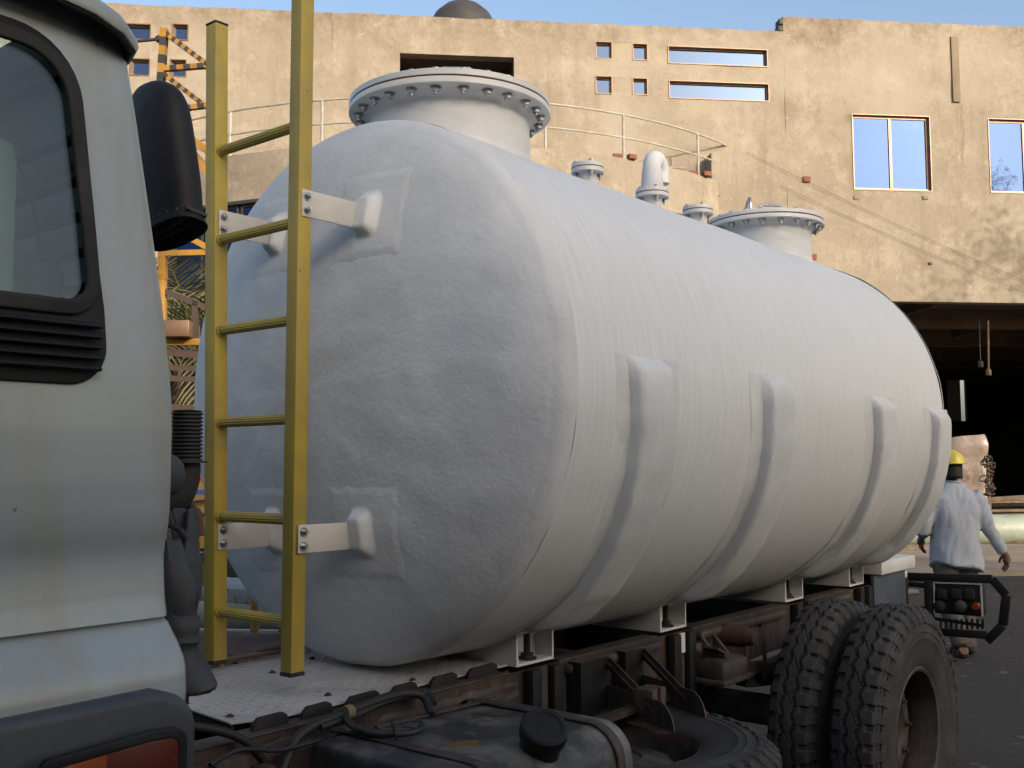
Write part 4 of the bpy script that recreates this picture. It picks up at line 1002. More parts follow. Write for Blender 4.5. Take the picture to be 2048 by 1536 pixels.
# ---- bluish primer plate and white step at the tail, tow hook, tail-lamp frame
b=MB(); b.box((5.90,2.205,.73),(6.42,2.228,1.005),bev=.004); o=kb(b,'tail_plate',mat('bluegrey_primer',(.075,.095,.13),(.05,.06,.08),rough=.7,ns=5,dirt=(.12,.11,.10),dirt_s=4,bump=.2,bs=50,bdist=.003))
b=MB(); b.box((5.93,2.17,1.010),(6.50,3.1,1.085),bev=.006); kb(b,'tail_step',M['gelsmooth'])
b=MB(); b.box((6.40,2.20,.95),(6.44,2.25,1.0),bev=.008); kb(b,'paint_drip',M['gelsmooth'])
b=MB(); b.box((6.42,2.2,.72),(6.46,3.1,.98),bev=.006); kb(b,'rear_cross_member',M['grime'])
XT=6.46
def T_(px,py,x=XT): return at(px,py,0,x)
b=MB(); pts=[T_(1812,1182),T_(1840,1178),T_(1848,1190)]; b.tube([T_(1795,1190),T_(1815,1184),T_(1838,1184)],[.02,.024,.014],10); b.tube([T_(1812,1200),T_(1812,1218)],.02,10); kb(b,'tow_hook',M['bracket'])
b=MB()
fr=[T_(1803,1153),T_(1985,1158),T_(2013,1190),T_(2006,1250),T_(1974,1282)]
for a1,c1 in zip(fr[:-1],fr[1:]): b.bar(a1,c1,.05,.028,up=Vector((1,0,0)),bev=.004)
b.bar(T_(1974,1270),T_(1884,1264),.045,.03,up=Vector((1,0,0)),bev=.004); b.bar(T_(1857,1160),T_(1860,1240),.045,.05,up=Vector((1,0,0)),bev=.004)
b.bar(T_(1800,1166),T_(1858,1172),.03,.03,up=Vector((1,0,0)),bev=.004)
tf=kb(b,'tail_frame',M['blackpl'])
b=MB(); a1=T_(1866,1164); c1=T_(1962,1234); b.box((XT+.0,min(a1.y,c1.y),c1.z),(XT+.12,max(a1.y,c1.y),a1.z),bev=.008); kb(b,'lamp_box',M['blackpl'],tf)
b=MB(); 
for (q,r_) in (((1866,1165),(1964,1168)),((1868,1165),(1869,1228)),((1962,1170),(1965,1232))): b.bar(T_(*q,XT-.006),T_(*r_,XT-.006),.008,.008)
kb(b,'lamp_bezel',M['bracket'],tf)
for px,mt in ((1880,'black'),(1922,'canvas'),(1953,'lampor')):
    c_=T_(px,1212,XT-.003); b=MB(); b.lathe(c_,(-1,0,0),[(0,0),(0,.036 if mt!='lampor' else .024),(.02,.034 if mt!='lampor' else .02),(.03,.02),(.033,0)],18); kb(b,'tail_lamp',M[mt],tf)
for px in (1885,1915,1940):
    c_=T_(px,1188,XT-.003); b=MB(); b.box((c_.x-.02,c_.y-.03,c_.z-.03),(c_.x,c_.y+.03,c_.z+.03),bev=.008); kb(b,'tail_lamp',M['black'],tf)
for k in range(16):
    px=1808+k*10.5; y0=1214 if px<1858 else 1238; 
    b=MB(); b.bar(T_(px,y0,XT+.02),T_(px,y0+20,XT+.02),.007,.012); kb(b,'grille_bar',M['blackpl'],tf,smooth=0)
for (q,r_) in (((1805,1213),(1862,1217)),((1862,1236),(1968,1252)),((1805,1236),(1862,1240)),((1872,1258),(1960,1268))):
    b=MB(); b.bar(T_(*q,XT+.02),T_(*r_,XT+.02),.02,.012,up=Vector((1,0,0))); kb(b,'grille_rail',M['blackpl'],tf,smooth=0)
# ---- intake snorkel and hoses behind the cab
XSn=1.20
def S_(px,py,x=XSn): return at(px,py,0,x)
b=MB(); bm=b.bm; rows=[(168,292,(288,318)),(176,296,(280,338)),(195,0,(272,352)),(225,0,(270,364)),(270,0,(272,371)),(330,0,(278,380)),(390,0,(284,388)),(430,0,(288,390)),(446,0,(290,397)),(452,0,(290,399))]
def ssec(l,r,py,k,n=28):
    A=S_(l,py+0); B_=S_(r,py); c=(A+B_)/2; ry=abs(A.y-B_.y)/2; rx=ry*.45; out=[]
    for i in range(n):
        a=2*PI*i/n; ca,sa=math.cos(a),math.sin(a); e=.75
        out.append(Vector((c.x+rx*abs(ca)**e*(1 if ca>0 else -1)+rx*.0,c.y+ry*abs(sa)**e*(1 if sa>0 else -1),c.z)))
    return out
R_=[]
for k,(py,_,(l,r)) in enumerate(rows):
    S=ssec(l,r,py,k); cc=sum(S,Vector())/len(S); SL=.25 if k>=8 else (.2 if k==7 else 0)
    R_.append([bm.verts.new(p+Vector((0,0,-SL*((p-cc).dot(FH))-(.018 if SL else 0)))) for p in S])
for A,B_ in zip(R_[:-1],R_[1:]):
    for i in range(28): bm.faces.new((A[i],A[(i+1)%28],B_[(i+1)%28],B_[i]))
bm.faces.new(R_[0])
top=None
o=kb(b,'intake_snorkel',M['blackpl'],smooth=60)
md=o.modifiers.new('s','SUBSURF'); md.levels=1; md.render_levels=2
zb_=S_(340,440).z; A=S_(290,450); B_=S_(402,450); cy=(A.y+B_.y)/2
for k in range(9):
    y=min(A.y,B_.y)+abs(A.y-B_.y)*(k+.7)/9.4; hx=.045*math.sqrt(max(0,1-((k+.7)/4.7-1)**2)); f_=lambda x,yy:(x,yy,zb_-.012-.25*((x-XSn)*FH.x+(yy-cy)*FH.y)); b=MB(); b.bar(f_(XSn-hx,y),f_(XSn+hx,y),.004,.006); kb(b,'snorkel_grille_bar',M['grime'],o,smooth=0)
for k in range(3):
    x=XSn-.022+.022*k; hy=abs(A.y-B_.y)*.42; b=MB(); b.bar(f_(x,cy-hy),f_(x,cy+hy),.004,.006); kb(b,'snorkel_grille_bar',M['grime'],o,smooth=0)
b=MB(); c_=S_(374,860,1.28); r0=abs(S_(356,860,1.28).y-S_(392,860,1.28).y)/2; zt=S_(374,822,1.28).z; zb2=S_(374,922,1.28).z; pf=[(0,0),(0,r0)]; nb_=13; hh=zt-zb2
for k in range(nb_): pf+=[(hh*(k+.15)/nb_,r0),(hh*(k+.5)/nb_,r0*.96),(hh*(k+.62)/nb_,r0*.84),(hh*(k+.85)/nb_,r0*.84)]
pf+=[(hh,r0),(hh+.004,0)]
b.lathe((c_.x,c_.y,zb2),(0,0,1),pf,28); b.lathe((c_.x,c_.y,zb2-.004),(0,0,1),[(0,0),(0,r0*1.3),(.004,r0*1.3),(.004,0)],28); kb(b,'ribbed_intake_duct',M['black'])
cable([Vector((c_.x,c_.y,zb2)),S_(372,955,1.28),S_(360,990,1.27),S_(335,1010,1.25),S_(300,1020,1.22)],.030,'black','elbow_pipe')
b=MB(); b.ico(S_(338,950,1.15),.035,2,(1,.7,1.2)); kb(b,'hose_clamp_housing',M['canvas'])
cable([S_(330,1012,1.3),S_(370,1016,1.3),S_(388,1020,1.3),S_(396,1036,1.3),S_(399,1072,1.3)],.0105,'rustsheet','handle_pipe')
cable([S_(372,990,1.35),S_(380,1060,1.35),S_(386,1130,1.35),S_(384,1200,1.35)],.013,'rustsheet','riser_pipe')
b=MB(); g0=[(338,1018),(345,1060),(350,1130),(352,1185),(345,1235)]; g1=[(364,1020),(376,1070),(385,1130),(386,1190),(380,1222)]
def flap(u,v):
    i=v*4; k=min(3,int(i)); t=i-k; a_=S_(*g0[k],1.2).lerp(S_(*g0[k+1],1.2),t); c_2=S_(*g1[k],1.2).lerp(S_(*g1[k+1],1.2),t); p=a_.lerp(c_2,u); p.x+=.02*math.sin(u*9+v*4)+.012*noise.noise(p*14); return p
b.grid(flap,24,40); o=kb(b,'mud_flap',M['canvas'],smooth=60); md=o.modifiers.new('s','SOLIDIFY'); md.thickness=.012
for v_ in (0,1):
    b=MB(); b.tube([S_(340+v_*6,1050+60*v_,1.17),S_(362+v_*8,1062+60*v_,1.17),S_(374+v_*8,1078+60*v_,1.18)],.006,8); kb(b,'flap_strap',M['black'])
b=MB(); bm=b.bm; R_=[]
for py,l,r in ((1080,318,352),(1130,318,366),(1180,316,378),(1225,318,372),(1240,318,382),(1258,318,384),(1272,318,380),(1282,318,384),(1290,318,380),(1300,318,382),(1330,316,398),(1368,316,411),(1376,316,408)):
    A=S_(l,py,1.12); B_=S_(r,py+(10 if py>1290 else 0),1.12); c=(A+B_)/2; ry=abs(A.y-B_.y)/2
    R_.append([bm.verts.new((c.x+ry*.75*math.cos(2*PI*i/24),c.y+ry*math.sin(2*PI*i/24)*(1+.05*math.sin(i*3)+.10*noise.noise(Vector((i*.6,c.z*30,2)))),c.z+.012*noise.noise(Vector((i*.5,c.z*20,8))))) for i in range(24)])
for A,B_ in zip(R_[:-1],R_[1:]):
    for i in range(24): bm.faces.new((A[i],A[(i+1)%24],B_[(i+1)%24],B_[i]))
bm.faces.new(R_[0]); bm.faces.new(R_[-1]); kb(b,'rubber_boot',M['canvas'],smooth=60)
b=MB(); b.tube([S_(340,1372,1.12),S_(340,1410,1.12)],.035,16); kb(b,'boot_pipe',M['canvas'])
# ================================================================== SURROUNDINGS
# rusty sheet lying on the deck's far side
def gpt(px,py,z): return at(px,py,2,z)
b=MB()
def sheetfn(u,v):
    A=gpt(385,1322,.985).lerp(gpt(585,1300,.985),u); C_=gpt(360,1262,.985).lerp(gpt(680,1272,.985),u); p=A.lerp(C_,v); p.z=.985+.012*noise.noise(Vector((u*3,v*3,0)))+.012*u; return p
b.grid(sheetfn,20,10); o=b.build('rusty_sheet',M['rustsheet'],None); md=o.modifiers.new('s','SOLIDIFY'); md.thickness=.008
tag(o,'rusty brown metal sheet lying on the far edge of the white deck plate','metal sheet')
for k,(a,c) in enumerate((((400,1332),(570,1302)),((545,1300),(640,1268)))):
    A=gpt(*a,.985); B_=gpt(*c,.985); b=MB(); b.bar(A+Vector((0,.02,0)),B_+Vector((0,.02,0)),.05,.012,bev=.002); o=b.build('plank',M['plank'],None)
    tag(o,('thin weathered plank along the near edge of the rusty sheet','short plank poking out behind the foot of the right ladder rail')[k],'plank')
# pale green pipe sections behind the truck on the left
def lpipe(a,c,d,r,label,cat='pipe',mt='pipe',name='grp_pipe'):
    A=dep(*a,d[0]); C_=dep(*c,d[1]); D=(C_-A).normalized(); L_=(C_-A).length
    root=MB(); root.lathe(A,D,[(0,r*.9),(0,r),(L_,r),(L_,r*.9),(0,r*.9)],48,closed=False); o=root.build(name,M[mt],None)
    tag(o,label,cat); return o,A,D,L_
o,_,_,_=lpipe((300,1215),(720,1225),(6.0,6.3),.16,'pale green pipe section lying low behind the ladder on the left')
A=dep(470,1270,5.6); b=MB()
for k in range(2): b.bar(dep(330,1262+12*k,5.6),dep(590,1266+12*k,5.8),.03,.03)
o=b.build('support_rail',M['bracket'],None); tag(o,'pale horizontal rails in front of the low green pipe','rail')
b=MB(); b.tube([(dep(300,1255,6).x,dep(300,1255,6).y,.02),dep(300,1215,6)],.03,8)
# trestle stands for that pipe
for i,px in enumerate((330,640)):
    P=dep(px,1215,6.05+.1*i); b=MB(); b.box((P.x-.15,P.y-.06,0),(P.x+.15,P.y+.06,P.z-.155),bev=.01); o=b.build('trestle_block',M['concrete'],None)
    tag(o,('concrete block under the near end of the low green pipe','concrete block under the far end of the low green pipe')[i],'block')
# step stand
ss=empty('step_stand',dep(450,1160,5.2)*1,'yellow step stand with a paint splashed grey top, left behind the ladder','step stand'); SSP=ss.location.copy()
def sb(b,name,mt,parent=ss,**k): bmesh.ops.translate(b.bm,verts=b.bm.verts,vec=-SSP); return b.build(name,mt,parent,**k)
z=dep(450,1162,5.2).z; c0=at(393,1172,2,z); c1=at(510,1180,2,z); c3=at(492,1150,2,z)
back_=Vector(((c3-c1).x,(c3-c1).y,0)); b=MB(); b.prism([c0,c1,c1+FH*.42,c0+FH*.42],(0,0,-.07),bev=.006); sb(b,'step_top',M['whitestep'])
for q,(s0,lx) in enumerate(((c0,-.10),(c1,.03),(c0+FH*.42,-.06),(c1+FH*.42,.12))):
    b=MB(); ft_=Vector((s0.x,s0.y,0))+RH*(lx*1.2)+FH*(-.12 if q<2 else .12); b.bar(s0+Vector((0,0,-.02)),ft_,.05,.03,up=RH,bev=.003); sb(b,'leg',M['scafy'])
    for k in range(8):
        pass
b=MB(); b.bar(c0+RH*-.03+Vector((0,0,-.35)),c0+FH*.4+RH*-.03+Vector((0,0,-.35)),.03,.03); sb(b,'brace',M['scafy'])
b=MB(); s0=c0+Vector((0,0,-.05)); b.bar(s0,s0+RH*.14+Vector((0,0,.42)),.035,.02,up=FH); sb(b,'hand_rail',M['scafy'])
# yellow scaffold / lift tower
sc=empty('striped_tower',dep(330,930,7.5)*1,'tall yellow work tower with black striped top guard rails, beside the palm','scaffold'); sc.location.z=0; SCP=sc.location.copy()
def cb(b,name,mt,parent=sc,**k): bmesh.ops.translate(b.bm,verts=b.bm.verts,vec=-SCP); return b.build(name,mt,parent,**k)
DS=7.5
def D_(px,py,d=DS): return dep(px,py,d)
A=D_(319,165); A0=D_(332,1010); A0.z=0
b=MB(); b.bar(A,D_(326,560),.065,.05,up=RH,bev=.003); b.bar(D_(325,560),A0,.06,.05,up=RH,bev=.003); cb(b,'tower_post',M['scafy'])
def striped(p,q,w_=.055,n=8,ph=0,name='guard_rail'):
    root=None
    for k in range(n):
        a=p.lerp(q,k/n); c=p.lerp(q,(k+1)/n); b=MB(); b.bar(a,c,w_,w_*.7,up=RH,bev=0)
        o=cb(b,name if k==0 else 'stripe',M['scafy' if (k+ph)%2 else 'stripeb'],sc if root is None else root,smooth=0)
        if root is None: root=o
striped(D_(329,58),D_(322,164),.065,6,1,'post_top')
striped(D_(333,68),D_(436,145),.05,16)
striped(D_(328,138),D_(436,130),.05,8,1)
striped(D_(330,150),D_(436,232),.05,16)
striped(D_(330,222),D_(436,208),.05,8,1)
striped(D_(445,145),D_(445,240),.05,6,1,'post_top')
b=MB(); b.tube([D_(180,92),D_(318,78),D_(326,77)],.012,6); b.ico(D_(319,78),.035,1); cb(b,'stay_wire',M['grime'])
b=MB(); b.bar(D_(365,262),D_(440,322),.09,.05,up=RH); b.bar(D_(380,300),D_(440,370),.07,.05,up=RH); cb(b,'diagonal_brace',M['scafy'],smooth=0)
b=MB(); b.bar(D_(322,507),D_(440,504),.04,.04,up=RH); cb(b,'cross_rail',M['scafy'],smooth=0)
b=MB(); b.bar(D_(340,455),D_(440,508),.06,.04,up=RH); cb(b,'diagonal_brace',M['scafy'],smooth=0)
b=MB(); b.bar(D_(330,684),D_(420,684),.075,.05,up=RH,bev=.004); cb(b,'beam',M['scafy'])
b=MB(); b.lathe(D_(369,684)-FH*.027,-FH,[(0,0),(0,.018),(.004,.018),(.004,0)],12); cb(b,'beam_bolt',M['bracket'])
b=MB(); b.bar(D_(330,704),D_(420,712),.05,.05,up=RH); cb(b,'beam',M['rustsheet'],smooth=0)
for a,c,w_ in (((318,578),(430,622),.05),((330,735),(420,738),.03),((330,756),(420,760),.04),((325,812),(405,818),.045)):
    b=MB(); b.bar(D_(*a),D_(*c),w_,.04,up=RH); cb(b,'dark_brace',M['hallbeam'],smooth=0)
b=MB(); b.bar(D_(392,600),D_(388,700),.05,.04,up=RH); b.bar(D_(348,818),D_(352,930),.06,.05,up=RH); cb(b,'dark_post',M['hallbeam'],smooth=0)
b=MB(); P=D_(362,664); b.box((P.x-.1,P.y-.14,P.z-.05),(P.x+.1,P.y+.14,P.z+.07),rot=Matrix.Rotation(-.87,3,'Z'),bev=.01)
o=b.build('orange_crate',M['winframe'],None); tag(o,'small orange-brown plastic box resting on the yellow beam of the tower','box')
for i in (0,1): 
    b=MB(); q=D_(445 if i==0 else 432,1000,DS+.0+1.2*i); q.z=0; t_=D_(445 if i==0 else 432,560,DS+1.2*i); b.bar(t_,q,.05,.05); cb(b,'tower_post',M['scafy'])
# ochre machine housing with red and blue stripes
mh=empty('machine_housing',dep(395,1000,8.6)*1,'ochre machine housing with a red and a blue stripe, behind the left ladder rail','machine'); mh.location.z=0; MHP=mh.location.copy(); RM=Matrix((RH,FH,UZ)).transposed()
def mbx(x0,x1,y0,y1,d0,d1,name,mt,ex=0):
    a=dep(x0,y1,8.6); c=dep(x1,y0,8.6); u0=(a-MHP).dot(RH);u1=(c-MHP).dot(RH); b=MB(); b.box((u0,d0,a.z),(u1,d1,c.z),bev=ex)
    o=b.build(name,M[mt],mh); o.rotation_euler=RM.to_euler(); return o
mbx(372,520,925,1098,0,1.0,'housing',  'busyel',.02)
mbx(372.5,519,953,962,-.006,-.001,'red_stripe','red'); mbx(372.5,519,979,988,-.006,-.001,'blue_stripe','blue')
mbx(372,520,915,923,-.01,1.0,'top_cap','bracket',.004)
mbx(378,515,1103,1110,.02,.9,'sill','bracket',.0); mbx(378,515,1112,1190,.05,.9,'undercarriage','grime',.01)
for px in (410,470):
    a=dep(px,1135,8.6); b=MB(); b.lathe(a-FH*.03,FH,[(0,0),(0,.12),(.02,.15),(.16,.15),(.18,.1),(.18,0)],28); bmesh.ops.translate(b.bm,verts=b.bm.verts,vec=-MHP); b.build('wheel',M['black'],mh)
b=MB()
for y in (1003,1030):
    A=dep(362,y+4,8.55); B_=dep(412,y-2,8.55); b.tube([A,B_],.012,6)
bmesh.ops.translate(b.bm,verts=b.bm.verts,vec=-MHP); b.build('grab_rail',M['grime'],mh)

# ---- palm
def palm(base,h,label,seed,n=46,L_=2.6):
    rnd=random.Random(seed); root=empty('palm_tree',base,label,'palm tree')
    b=MB(); b.tube([(0,0,h*i/8) for i in range(9)],[.24-.008*i for i in range(9)],14); b.build('trunk',M['bark'],root)
    for k in range(n):
        az=rnd.uniform(0,2*PI); el=rnd.uniform(-.75,1.25); L1=L_*rnd.uniform(.8,1.1); b=MB(); bm=b.bm
        d=Vector((math.cos(az),math.sin(az),0)); pts=[]; e=el; p=Vector((0,0,h))
        for i in range(15):
            pts.append(p.copy()); p=p+(d*math.cos(e)+UZ*math.sin(e))*L1/14; e-=.085+.03*max(0,el)
        b.tube(pts,[.022*(1-i/16) for i in range(15)],4); side=d.cross(UZ)
        for i in range(2,29):
            t=i/29*14; j=int(t); q=pts[j].lerp(pts[min(j+1,14)],t-j); fd=(pts[min(j+1,14)]-pts[max(j-1,0)]).normalized(); ll=.46*math.sin(PI*(i/29)**.75)+.14
            for s_ in (-1,1):
                dr=(fd*.75+side*s_*.75+fd.cross(side)*(-.35)*rnd.uniform(.4,1.2)+UZ*-.15).normalized(); w_=.016
                up=(fd.cross(dr)).normalized()*0+fd*w_
                a1=bm.verts.new(q-up);a2=bm.verts.new(q+up);a3=bm.verts.new(q+dr*ll*.6+up*.9-UZ*.02);a4=bm.verts.new(q+dr*ll*.6-up*.9-UZ*.02);a5=bm.verts.new(q+dr*ll-UZ*.08)
                bm.faces.new((a1,a2,a3,a4)); bm.faces.new((a4,a3,a5))
        b.build('frond',M['palm'],root,smooth=0,rec=False)
pb=dep(372,930,11.5); palm((pb.x,pb.y,0),3.0,'bushy date palm with dusty fronds behind the yellow tower',3,56,2.1)
pb=dep(330,930,13.5); palm((pb.x,pb.y,0),1.6,'low palm with dusty fronds, its crown below the bushy date palm',5,34,1.9)

# ---- right: yard objects
# pale green pipe across the gate
def gfw(px,py,d): return dep(px,py,d)
A=gfw(1750,1060,20.5); C_=gfw(2250,1062,20.8); rr=.30
b=MB(); D=(C_-A).normalized(); A.z=C_.z=rr+.02; D=(C_-A).normalized(); L_=(C_-A).length
b.lathe(A,D,[(0,rr*.92),(0,rr),(L_*.33,rr),(L_*.33,rr+.03),(L_*.35,rr+.03),(L_*.35,rr),(L_,rr),(L_,rr*.92),(0,rr*.92)],56); o=b.build('grp_pipe',M['pipe'],None); tag(o,'long pale green pipe lying on the ground before the dark gate','pipe')
# timber stacks with planks
def stack(px,py,d,label,n,w_,L_,seed):
    rnd=random.Random(seed); P=dep(px,py,d); P.z=0; root=empty('timber_stack',P,label,'timber stack'); 
    for k in range(n):
        z=.06+.09*k; b=MB(); a=.1*rnd.uniform(-1,1); dd=(UF*math.cos(a)+NF*math.sin(a)); c=NF*rnd.uniform(-.3,.3)+UF*rnd.uniform(-.2,.2); b.bar(c-dd*L_/2+UZ*z,c+dd*L_/2+UZ*z,w_,.05,bev=.004); b.build('plank',M['plank'],root)
    return root
stack(2050,1000,23.2,'loose heap of worn planks stacked behind the long green pipe',9,.25,3.2,1)
stack(1985,1005,24.6,'lower heap of planks under the iron post, next to the wrapped crate',6,.22,2.2,2)
for i,(a,c,lab) in enumerate((((1835,1078),(2060,1085),'long thin timber batten on the ground in front of the green pipe'),((1790,1098),(1850,1096),'short pale timber offcut on the lit ground beside the man'))):
    A=at(*a,2,.085); B_=at(*c,2,.085); b=MB(); b.bar(A,B_,.09,.07,bev=.004); o=b.build('timber_batten',M['plank'],None); tag(o,lab,'batten')
b=MB(); A=at(1960,1003,2,.0); P=dep(1995,998,19); b.bar(dep(1970,1000,19),dep(2100,992,19),.12,.09,bev=.01); o=b.build('timber_batten',M['plank'],None); tag(o,'pale timber batten lying on top of the plank heaps','batten')
# wrapped crate
cr=dep(1930,940,22.5); cr.z=0; ck=empty('wrapped_crate',cr,'tall pinkish crate wrapped in wrinkled clear plastic behind the yellow helmet','crate')
a=dep(1880,875,22.5); ww=.85; hh=dep(1930,878,22.5).z
b=MB(); 
def crfn(u,v):
    a=2*PI*u; q=(abs(math.cos(a))**6+abs(math.sin(a))**6)**(-1/6); p=Vector((math.cos(a)*q*.5,math.sin(a)*q*.5,0)); s=1 if v<.93 else 1-.1*(v-.93)/.07
    p=p*s*ww+Vector((0,0,v*hh*(1-.05*(p.x+p.y)))); n_=p*2.2; return p+Vector((noise.noise(n_),noise.noise(n_+Vector((5,0,0))),noise.noise(n_+Vector((0,5,0)))))*.05
b.grid(crfn,48,26,wrap=True); b.prism([(-.4*ww,-.4*ww,hh*.985),(.4*ww,-.4*ww,hh*.97),(.4*ww,.4*ww,hh*.95),(-.4*ww,.4*ww,hh*.985)],(0,0,.01)); o=b.build('wrapping',M['wrap'],ck,smooth=30); o.rotation_euler=(0,0,.5)
# iron post wrapped with chain
P=dep(1978,1000,21.5); P.z=0; ht=dep(1983,917,21.5).z; rt=empty('chain_post',P,'thin post hung with a bundle of rusty chain near the timber heap','post')
b=MB(); b.tube([(0,0,0),(0,0,ht)],.035,8); b.build('post',M['plank'],rt)
rnd=random.Random(4)
for k in range(22):
    z=ht*.55+rnd.random()*ht*.45; b=MB(); c=Vector((rnd.uniform(-.12,.12),rnd.uniform(-.08,.08),z)); r=.06; ax=Vector((rnd.random()-.5,rnd.random()-.5,rnd.random()-.5)); x=ax.orthogonal().normalized(); y=ax.normalized().cross(x)
    b.tube([c+x*math.cos(t*PI/4)*r+y*math.sin(t*PI/4)*r*1.4 for t in range(9)],.014,5,cap=False); b.build('chain_link',M['rust'],rt)
# chain hoists in the gate
for px,y0,y1,lab in ((1977,668,742,'straight chain hanging in the dark gate above the iron post'),(1961,705,726,'short hook block hanging left of the straight chain in the gate')):
    A=dep(px,y0,27.5); A.z=5.44; B_=dep(px,y1,27.5); b=MB(); b.tube([A,B_],.028 if px>1970 else .012,6); b.box(B_-Vector((.06,.06,.12)),B_+Vector((.06,.06,.05)),bev=.02); o=b.build('hanging_chain',M['plank'] if px>1970 else M['grime'],None); tag(o,lab,'chain')
# ================================================================== UNSEEN BLOCKERS BEHIND THE CAMERA (added to shade the yard) AND A TREE
wk=empty('shade_building',(0,-30,0),'tall plain unseen building placed on the camera side to shade the yard','building')
b=MB(); b.box((-46,-14,-.3),(-4.4,0,14.7)); b.box((-4.4,-14,-.3),(7.3,0,14.45)); o=b.build('wall',M['wallback'],wk,smooth=0)  # unseen shade caster; roofline stepped so sun grazes the rear manhole
b=MB(); b.box((-46.2,-14.2,14.705),(-4.45,.25,14.9)); b.box((-4.4,-14.2,14.455),(7.5,.25,14.62)); b.build('roof_slab',M['concrete'],wk,smooth=0)
for k in range(7):
    f=MB(); x=-31+5.4*k; f.box((x,.005,3.6),(x+1.8,.03,5.2)); fo_=f.build('window',M['winframe'],wk,smooth=0); b=MB(); b.box((x+.06,.031,3.66),(x+.87,.036,5.14)); b.box((x+.93,.031,3.66),(x+1.74,.036,5.14)); b.build('pane',M['mirror_glass'],fo_,smooth=0)
yw=empty('shade_wall',(-5.5,-3.4,0),'high unseen wall added close behind the viewpoint to darken cab and tank front','wall')
b=MB(); b.box((-9,-.3,-.2),(7.6,0,4.4)); b.build('wall',mat('shade_wall_render',(.16,.14,.12),(.11,.10,.085),rough=.95,ns=.9,bump=.4,bs=9,bdist=.02),yw,smooth=0)  # added blocker, sized to keep light off the cab and tank front
b=MB(); b.box((-9.05,-.36,4.403),(7.65,.06,4.5),bev=.01); b.build('coping',M['concrete'],yw)
def tree(base,h,cr_,label,seed,nl=2600):
    rnd=random.Random(seed); root=empty('broadleaf_tree',base,label,'tree'); b=MB(); b.tube([(0,0,0),(.1,0,h*.3),(0,.1,h*.6)],[.28,.2,.12],10)
    ends=[]
    for k in range(9):
        a=2*PI*k/9; e=Vector((math.cos(a)*cr_*.7,math.sin(a)*cr_*.7,h*(.7+.25*rnd.random()))); s_=Vector((0,.05,h*(.35+.2*rnd.random()))); b.tube([s_,s_.lerp(e,.5)+Vector((0,0,.3)),e],[.09,.06,.02],6); ends.append(e)
    b.build('trunk',M['bark'],root); b=MB(); bm=b.bm
    cl=[e+Vector((rnd.gauss(0,.5),rnd.gauss(0,.5),rnd.gauss(0,.4))) for e in ends for _ in range(4)]
    for k in range(nl):
        c=rnd.choice(cl)+Vector((rnd.gauss(0,1),rnd.gauss(0,1),rnd.gauss(0,.8)))*cr_*.16; x=Vector((rnd.gauss(0,1),rnd.gauss(0,1),rnd.gauss(0,1))).normalized(); y=x.orthogonal().normalized(); s_=rnd.uniform(.07,.13)
        bm.faces.new([bm.verts.new(c+x*s_),bm.verts.new(c+y*s_*.5),bm.verts.new(c-x*s_),bm.verts.new(c-y*s_*.5)])
    b.build('crown',M['leaf'],root,smooth=0,rec=False)
tp=P0+UF*fpx(2035,470)[0]+NF*0+SUN_AZ*17+UF*1.5; tree((tp.x,tp.y,0),13.5,2.8,'broadleaf tree standing in the yard right of the view',8,3600)

# ================================================================== PERSON
PD=9.0
pc=dep(1905,930,PD); pz=Vector((pc.x,pc.y,0)); fwd=FH.copy(); rt_=RH.copy()
person=empty('person',pz,'man walking away in a yellow helmet, pale shirt and grey trousers','person')
def L(r,f,z): return rt_*r+fwd*f+UZ*z
def blob(parts,name,mt,parent,vox,disp=None,sm=3):
    b=MB()
    for p in parts:
        if p[0]=='t': b.tube([L(*q[:3]) for q in p[1]],[q[3] for q in p[1]],p[2] if len(p)>2 else 14)
        elif p[0]=='s': b.ico(L(*p[1]),p[2],3,p[3] if len(p)>3 else (1,1,1))
        elif p[0]=='r':     # elliptical rings (r,f,z,rx,rf)
            bm=b.bm; rings=[]
            for (r,f,z,rx,rf) in p[1]:
                rings.append([bm.verts.new(L(r+rx*math.cos(2*PI*k/28),f+rf*math.sin(2*PI*k/28),z+(p[2](k) if len(p)>2 and p[2] else 0)*(1 if z==p[1][0][2] else 0))) for k in range(28)])
            for A_,B2 in zip(rings[:-1],rings[1:]):
                for k in range(28): bm.faces.new((A_[k],A_[(k+1)%28],B2[(k+1)%28],B2[k]))
            bm.faces.new(rings[0][::-1]); bm.faces.new(rings[-1])
    bmesh.ops.recalc_face_normals(b.bm,faces=b.bm.faces)
    o=b.build(name,mt,None,smooth=0)
    md=o.modifiers.new('r','REMESH'); md.mode='VOXEL'; md.voxel_size=vox
    md=o.modifiers.new('m','SMOOTH'); md.iterations=sm; md.factor=.5
    me=bpy.data.meshes.new_from_object(o.evaluated_get(bpy.context.evaluated_depsgraph_get())); bpy.data.objects.remove(o)
    if disp:
        for v in me.vertices: v.co+=v.normal*disp(v.co)
    me.polygons.foreach_set('use_smooth',[True]*len(me.polygons)); me.name=name
    return link(name,me,mt if not me.materials else None,parent)
